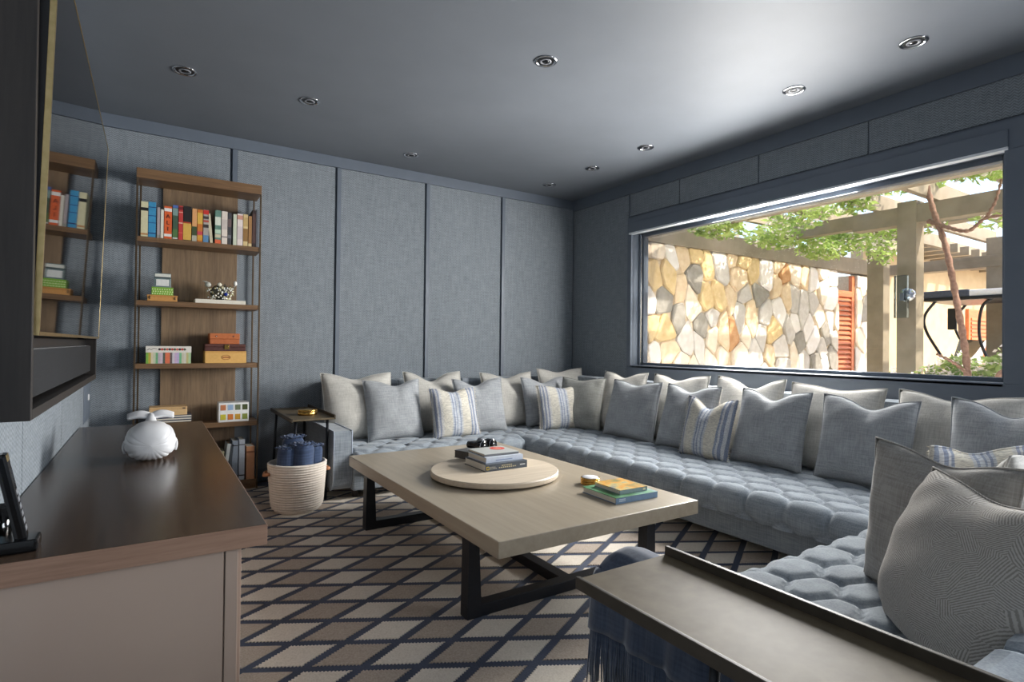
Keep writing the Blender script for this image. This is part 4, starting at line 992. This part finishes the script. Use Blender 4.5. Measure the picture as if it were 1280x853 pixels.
# pergola
pg = thing('pergola', 'taupe timber pergola with posts, beams and rafters outside the window', 'pergola', (6.7, 2.7, -.05))
PM = M['pergola']
B('wall_plate', PM, pg, 4.30, 9.74, 4.36, 4.52, 2.32, 2.54, .006)
B('beam', PM, pg, 6.60, 6.76, -2.6, 3.225, 2.465, 2.655, .006)
B('beam', PM, pg, 6.62, 6.74, 3.225, 4.36, 2.50, 2.655, .006)
B('beam', PM, pg, 8.05, 8.25, -2.6, 4.36, 2.70, 2.90, .006)
B('beam', PM, pg, 5.35, 5.45, -2.6, 4.36, 2.54, 2.66, .006)
for y in (2.595, .0, -2.4): B('post', PM, pg, 6.59, 6.77, y, y + .18, -.05, 2.70, .006)
for x, y in ((8.05, 3.55), (8.05, 1.2), (9.6, 2.75)): B('post', PM, pg, x + .012, x + .188, y, y + .2, -.05, 2.70, .006)
B('beam', PM, pg, 9.6, 9.8, -2.6, 4.36, 2.30, 2.46, .006)
for y in (4.05, 3.5, 2.95, 2.40, 1.80, 1.2, .6, 0, -.6, -1.2, -1.8): B('rafter', PM, pg, 4.35, 10.0, y, y + .06, 2.655, 2.83, .004)
B('brace', PM, pg, 6.64, 6.72, 3.3, 4.3, 2.60, 2.66, .004)
# wall lantern on the pergola post
ln = thing('post_lantern', 'glass panelled lantern fixed to the front pergola post', 'lantern', (6.55, 2.66, 1.7))
G().lathe([(0, 0), (.07, 0), (.075, .02), (.05, .05), (0, .05)], (6.54, 2.66, 1.72), 20, True, 'X').build('back_plate', M['chrome'], ln)
B('glass_panel', M['clear'], ln, 6.47, 6.52, 2.63, 2.75, 1.48, 1.92, .004)
B('clip', M['chrome'], ln, 6.50, 6.55, 2.67, 2.71, 1.66, 1.74, .003)
# vine: trunk, branches, foliage
vn = thing('grape_vine', 'flowering vine climbing the pergola with bare brown trunk', 'vine', (6.0, 2.0, -.05))
def bez(p, n=14):
    pts = [Vector(q) for q in p]; out = []
    for i in range(len(pts) - 1):
        p0 = pts[max(i - 1, 0)]; p1 = pts[i]; p2 = pts[i + 1]; p3 = pts[min(i + 2, len(pts) - 1)]
        for k in range(n):
            t_ = k / n; out.append(.5 * ((2 * p1) + (p2 - p0) * t_ + (2 * p0 - 5 * p1 + 4 * p2 - p3) * t_ ** 2 + (3 * p1 - p0 - 3 * p2 + p3) * t_ ** 3))
    out.append(pts[-1]); return out
def branch(nm, p, r0, r1):
    q = bez(p); G().tube(q, [r0 + (r1 - r0) * i / (len(q) - 1) + .004 * math.sin(i * 1.7) for i in range(len(q))], 8).build(nm, M['bark'], vn)
branch('trunk', [(6.1, 1.98, -.05), (6.1, 1.99, .6), (6.12, 2.02, 1.1), (6.15, 2.10, 1.6), (6.2, 2.20, 2.1), (6.3, 2.34, 2.5), (6.4, 2.45, 2.85)], .030, .024)
branch('branch', [(6.1, 1.98, .55), (6.0, 1.86, .75), (5.9, 1.7, .98), (5.8, 1.5, 1.15)], .028, .018)
branch('branch', [(6.1, 2.0, .95), (6.05, 2.1, 1.05), (6.0, 2.2, 1.12)], .016, .010)
branch('branch', [(6.3, 2.38, 2.40), (6.2, 2.2, 2.30), (6.1, 2.0, 2.22), (6.05, 1.85, 2.30), (6.0, 1.6, 2.28)], .022, .010)
branch('branch', [(6.05, 1.86, 2.30), (6.0, 1.78, 2.42), (6.0, 1.74, 2.6)], .014, .008)
branch('branch', [(5.8, 2.55, 2.86), (5.6, 2.2, 2.72), (5.5, 1.9, 2.80), (5.4, 1.5, 2.76)], .034, .022)
branch('branch', [(5.6, 2.2, 2.72), (5.55, 2.25, 2.88), (5.5, 2.1, 2.95)], .022, .014)
def leaves(nm, mat, parent, blobs, n, size, seed):
    rr = random.Random(seed); g = G(); tot = sum(b[3] for b in blobs)
    for (cx, cy, cz, wt, rx, ry, rz_) in blobs:
        for _ in range(int(n * wt / tot)):
            d = Vector((rr.gauss(0, 1), rr.gauss(0, 1), rr.gauss(0, 1))); d = d.normalized() * rr.random() ** .4
            c = Vector((cx + d.x * rx, cy + d.y * ry, cz + d.z * rz_)); s_ = size * rr.uniform(.6, 1.3)
            a = Vector((rr.gauss(0, 1), rr.gauss(0, 1), rr.gauss(0, .6))).normalized(); b = a.cross(Vector((rr.gauss(0, 1), rr.gauss(0, 1), rr.gauss(0, 1)))).normalized(); nn_ = a.cross(b)
            g.add([c - a * s_, c - a * s_ * .1 + b * s_ * .45 + nn_ * s_ * .12, c + a * s_, c - a * s_ * .1 - b * s_ * .45 + nn_ * s_ * .12], [(0, 1, 2), (0, 2, 3)])
    o = g.build(nm, mat, parent); o['kind'] = 'stuff'; return o
FB = [(5.3, 4.05, 2.52, 2.2, .45, .22, .14), (5.0, 3.9, 2.56, 1.4, .3, .2, .12), (6.3, 4.0, 2.50, 1.6, .5, .25, .14), (7.2, 3.9, 2.50, 2.2, .6, .3, .2), (7.6, 3.6, 2.62, 2.0, .5, .35, .22), (7.9, 3.2, 2.75, 1.6, .5, .4, .18),
      (6.2, 3.4, 2.74, .9, .5, .3, .1), (5.9, 2.9, 2.78, 1.3, .4, .35, .12), (6.4, 2.6, 2.86, 1.2, .4, .4, .10), (5.6, 2.0, 2.90, 1.6, .4, .4, .12), (6.2, 1.9, 2.86, .8, .5, .4, .12), (7.0, 2.0, 2.45, .35, .3, .3, .1), (7.4, 3.3, 2.35, .7, .5, .25, .16), (6.0, 2.9, 2.62, .5, .15, .2, .1), (7.5, 1.6, 2.8, 1.0, .8, .6, .15)]
FB += [(5.3, 2.75, 2.62, 1.0, .25, .25, .06), (6.1, 3.6, 2.60, 1.0, .4, .35, .10), (5.7, 1.75, 2.66, 1.5, .35, .3, .10), (7.0, 3.75, 2.38, 1.2, .4, .2, .12)]
leaves('foliage', M['leaf'], vn, FB, 6500, .042, 5)
leaves('blossom', M['petal'], vn, FB, 1500, .030, 6)
# flowering shrub under the window
sh_ = thing('flowering_shrub', 'flowering shrub with pink white blossom beyond the sill', 'shrub', (6.4, 1.9, -.05))
G().tube([(6.4, 1.9, -.05), (6.4, 1.92, .5)], .03, 8).build('stem', M['bark'], sh_)
SB = [(6.6, 2.25, .92, 1.2, .35, .2, .2), (6.5, 1.95, .90, 1.6, .35, .25, .2), (6.3, 1.65, 1.0, 1.8, .3, .25, .28), (6.6, 2.5, .80, .8, .3, .12, .2), (7.2, 3.0, .75, .5, .25, .12, .22), (6.4, 1.9, .5, 1.5, .4, .5, .4)]
leaves('foliage', M['leaf2'], sh_, SB, 1700, .05, 8); leaves('blossom', M['petal'], sh_, SB, 1500, .038, 9)
# parked buggy
gc = thing('golf_buggy', 'parked golf buggy with dark canopy behind the vine trunk', 'vehicle', (9.3, 2.4, -.05))
B('canopy', M['white_plastic'], gc, 8.75, 9.85, 1.2, 3.30, 1.84, 1.93, .03)
B('canopy_rim', M['black'], gc, 8.73, 9.87, 1.18, 3.36, 1.80, 1.85, .02)
B('canopy_front', flat((70, 76, 88)), gc, 8.74, 9.86, 2.85, 3.38, 1.83, 1.94, .03)
for x in (8.80, 9.80):
    G().tube(bez([(x, 3.22, 1.83), (x, 3.36, 1.62), (x, 3.34, 1.40), (x, 3.16, 1.05), (x, 3.10, .85)], 8), .018, 8).build('front_strut', M['black'], gc)
    G().tube(bez([(x, 2.60, 1.83), (x, 2.74, 1.70), (x, 2.76, 1.30), (x, 2.62, .9)], 8), .018, 8).build('rear_strut', M['black'], gc)
g = G(); g.grid(10, 8, lambda u, v: (8.82 + .96 * u, 3.10 - .12 * v + .05 * math.sin(u * PI), .85 + .45 * v)); g.build('windscreen', M['clear'], gc)
B('mirror', M['black'], gc, 8.72, 8.76, 2.98, 3.08, 1.42, 1.70, .015)
B('body', M['white_plastic'], gc, 8.78, 9.82, 1.0, 3.45, .25, .85, .12)
B('seat', flat((150, 152, 156)), gc, 8.85, 9.75, 1.7, 2.3, .85, 1.25, .10)
for x in (8.74, 9.70):
    for y in (1.4, 3.1): G().lathe([(0, 0), (.20, 0), (.22, .03), (.22, .13), (.20, .16), (0, .16)], (x, y, .17), 22, True, 'X').build('wheel', M['black'], gc)
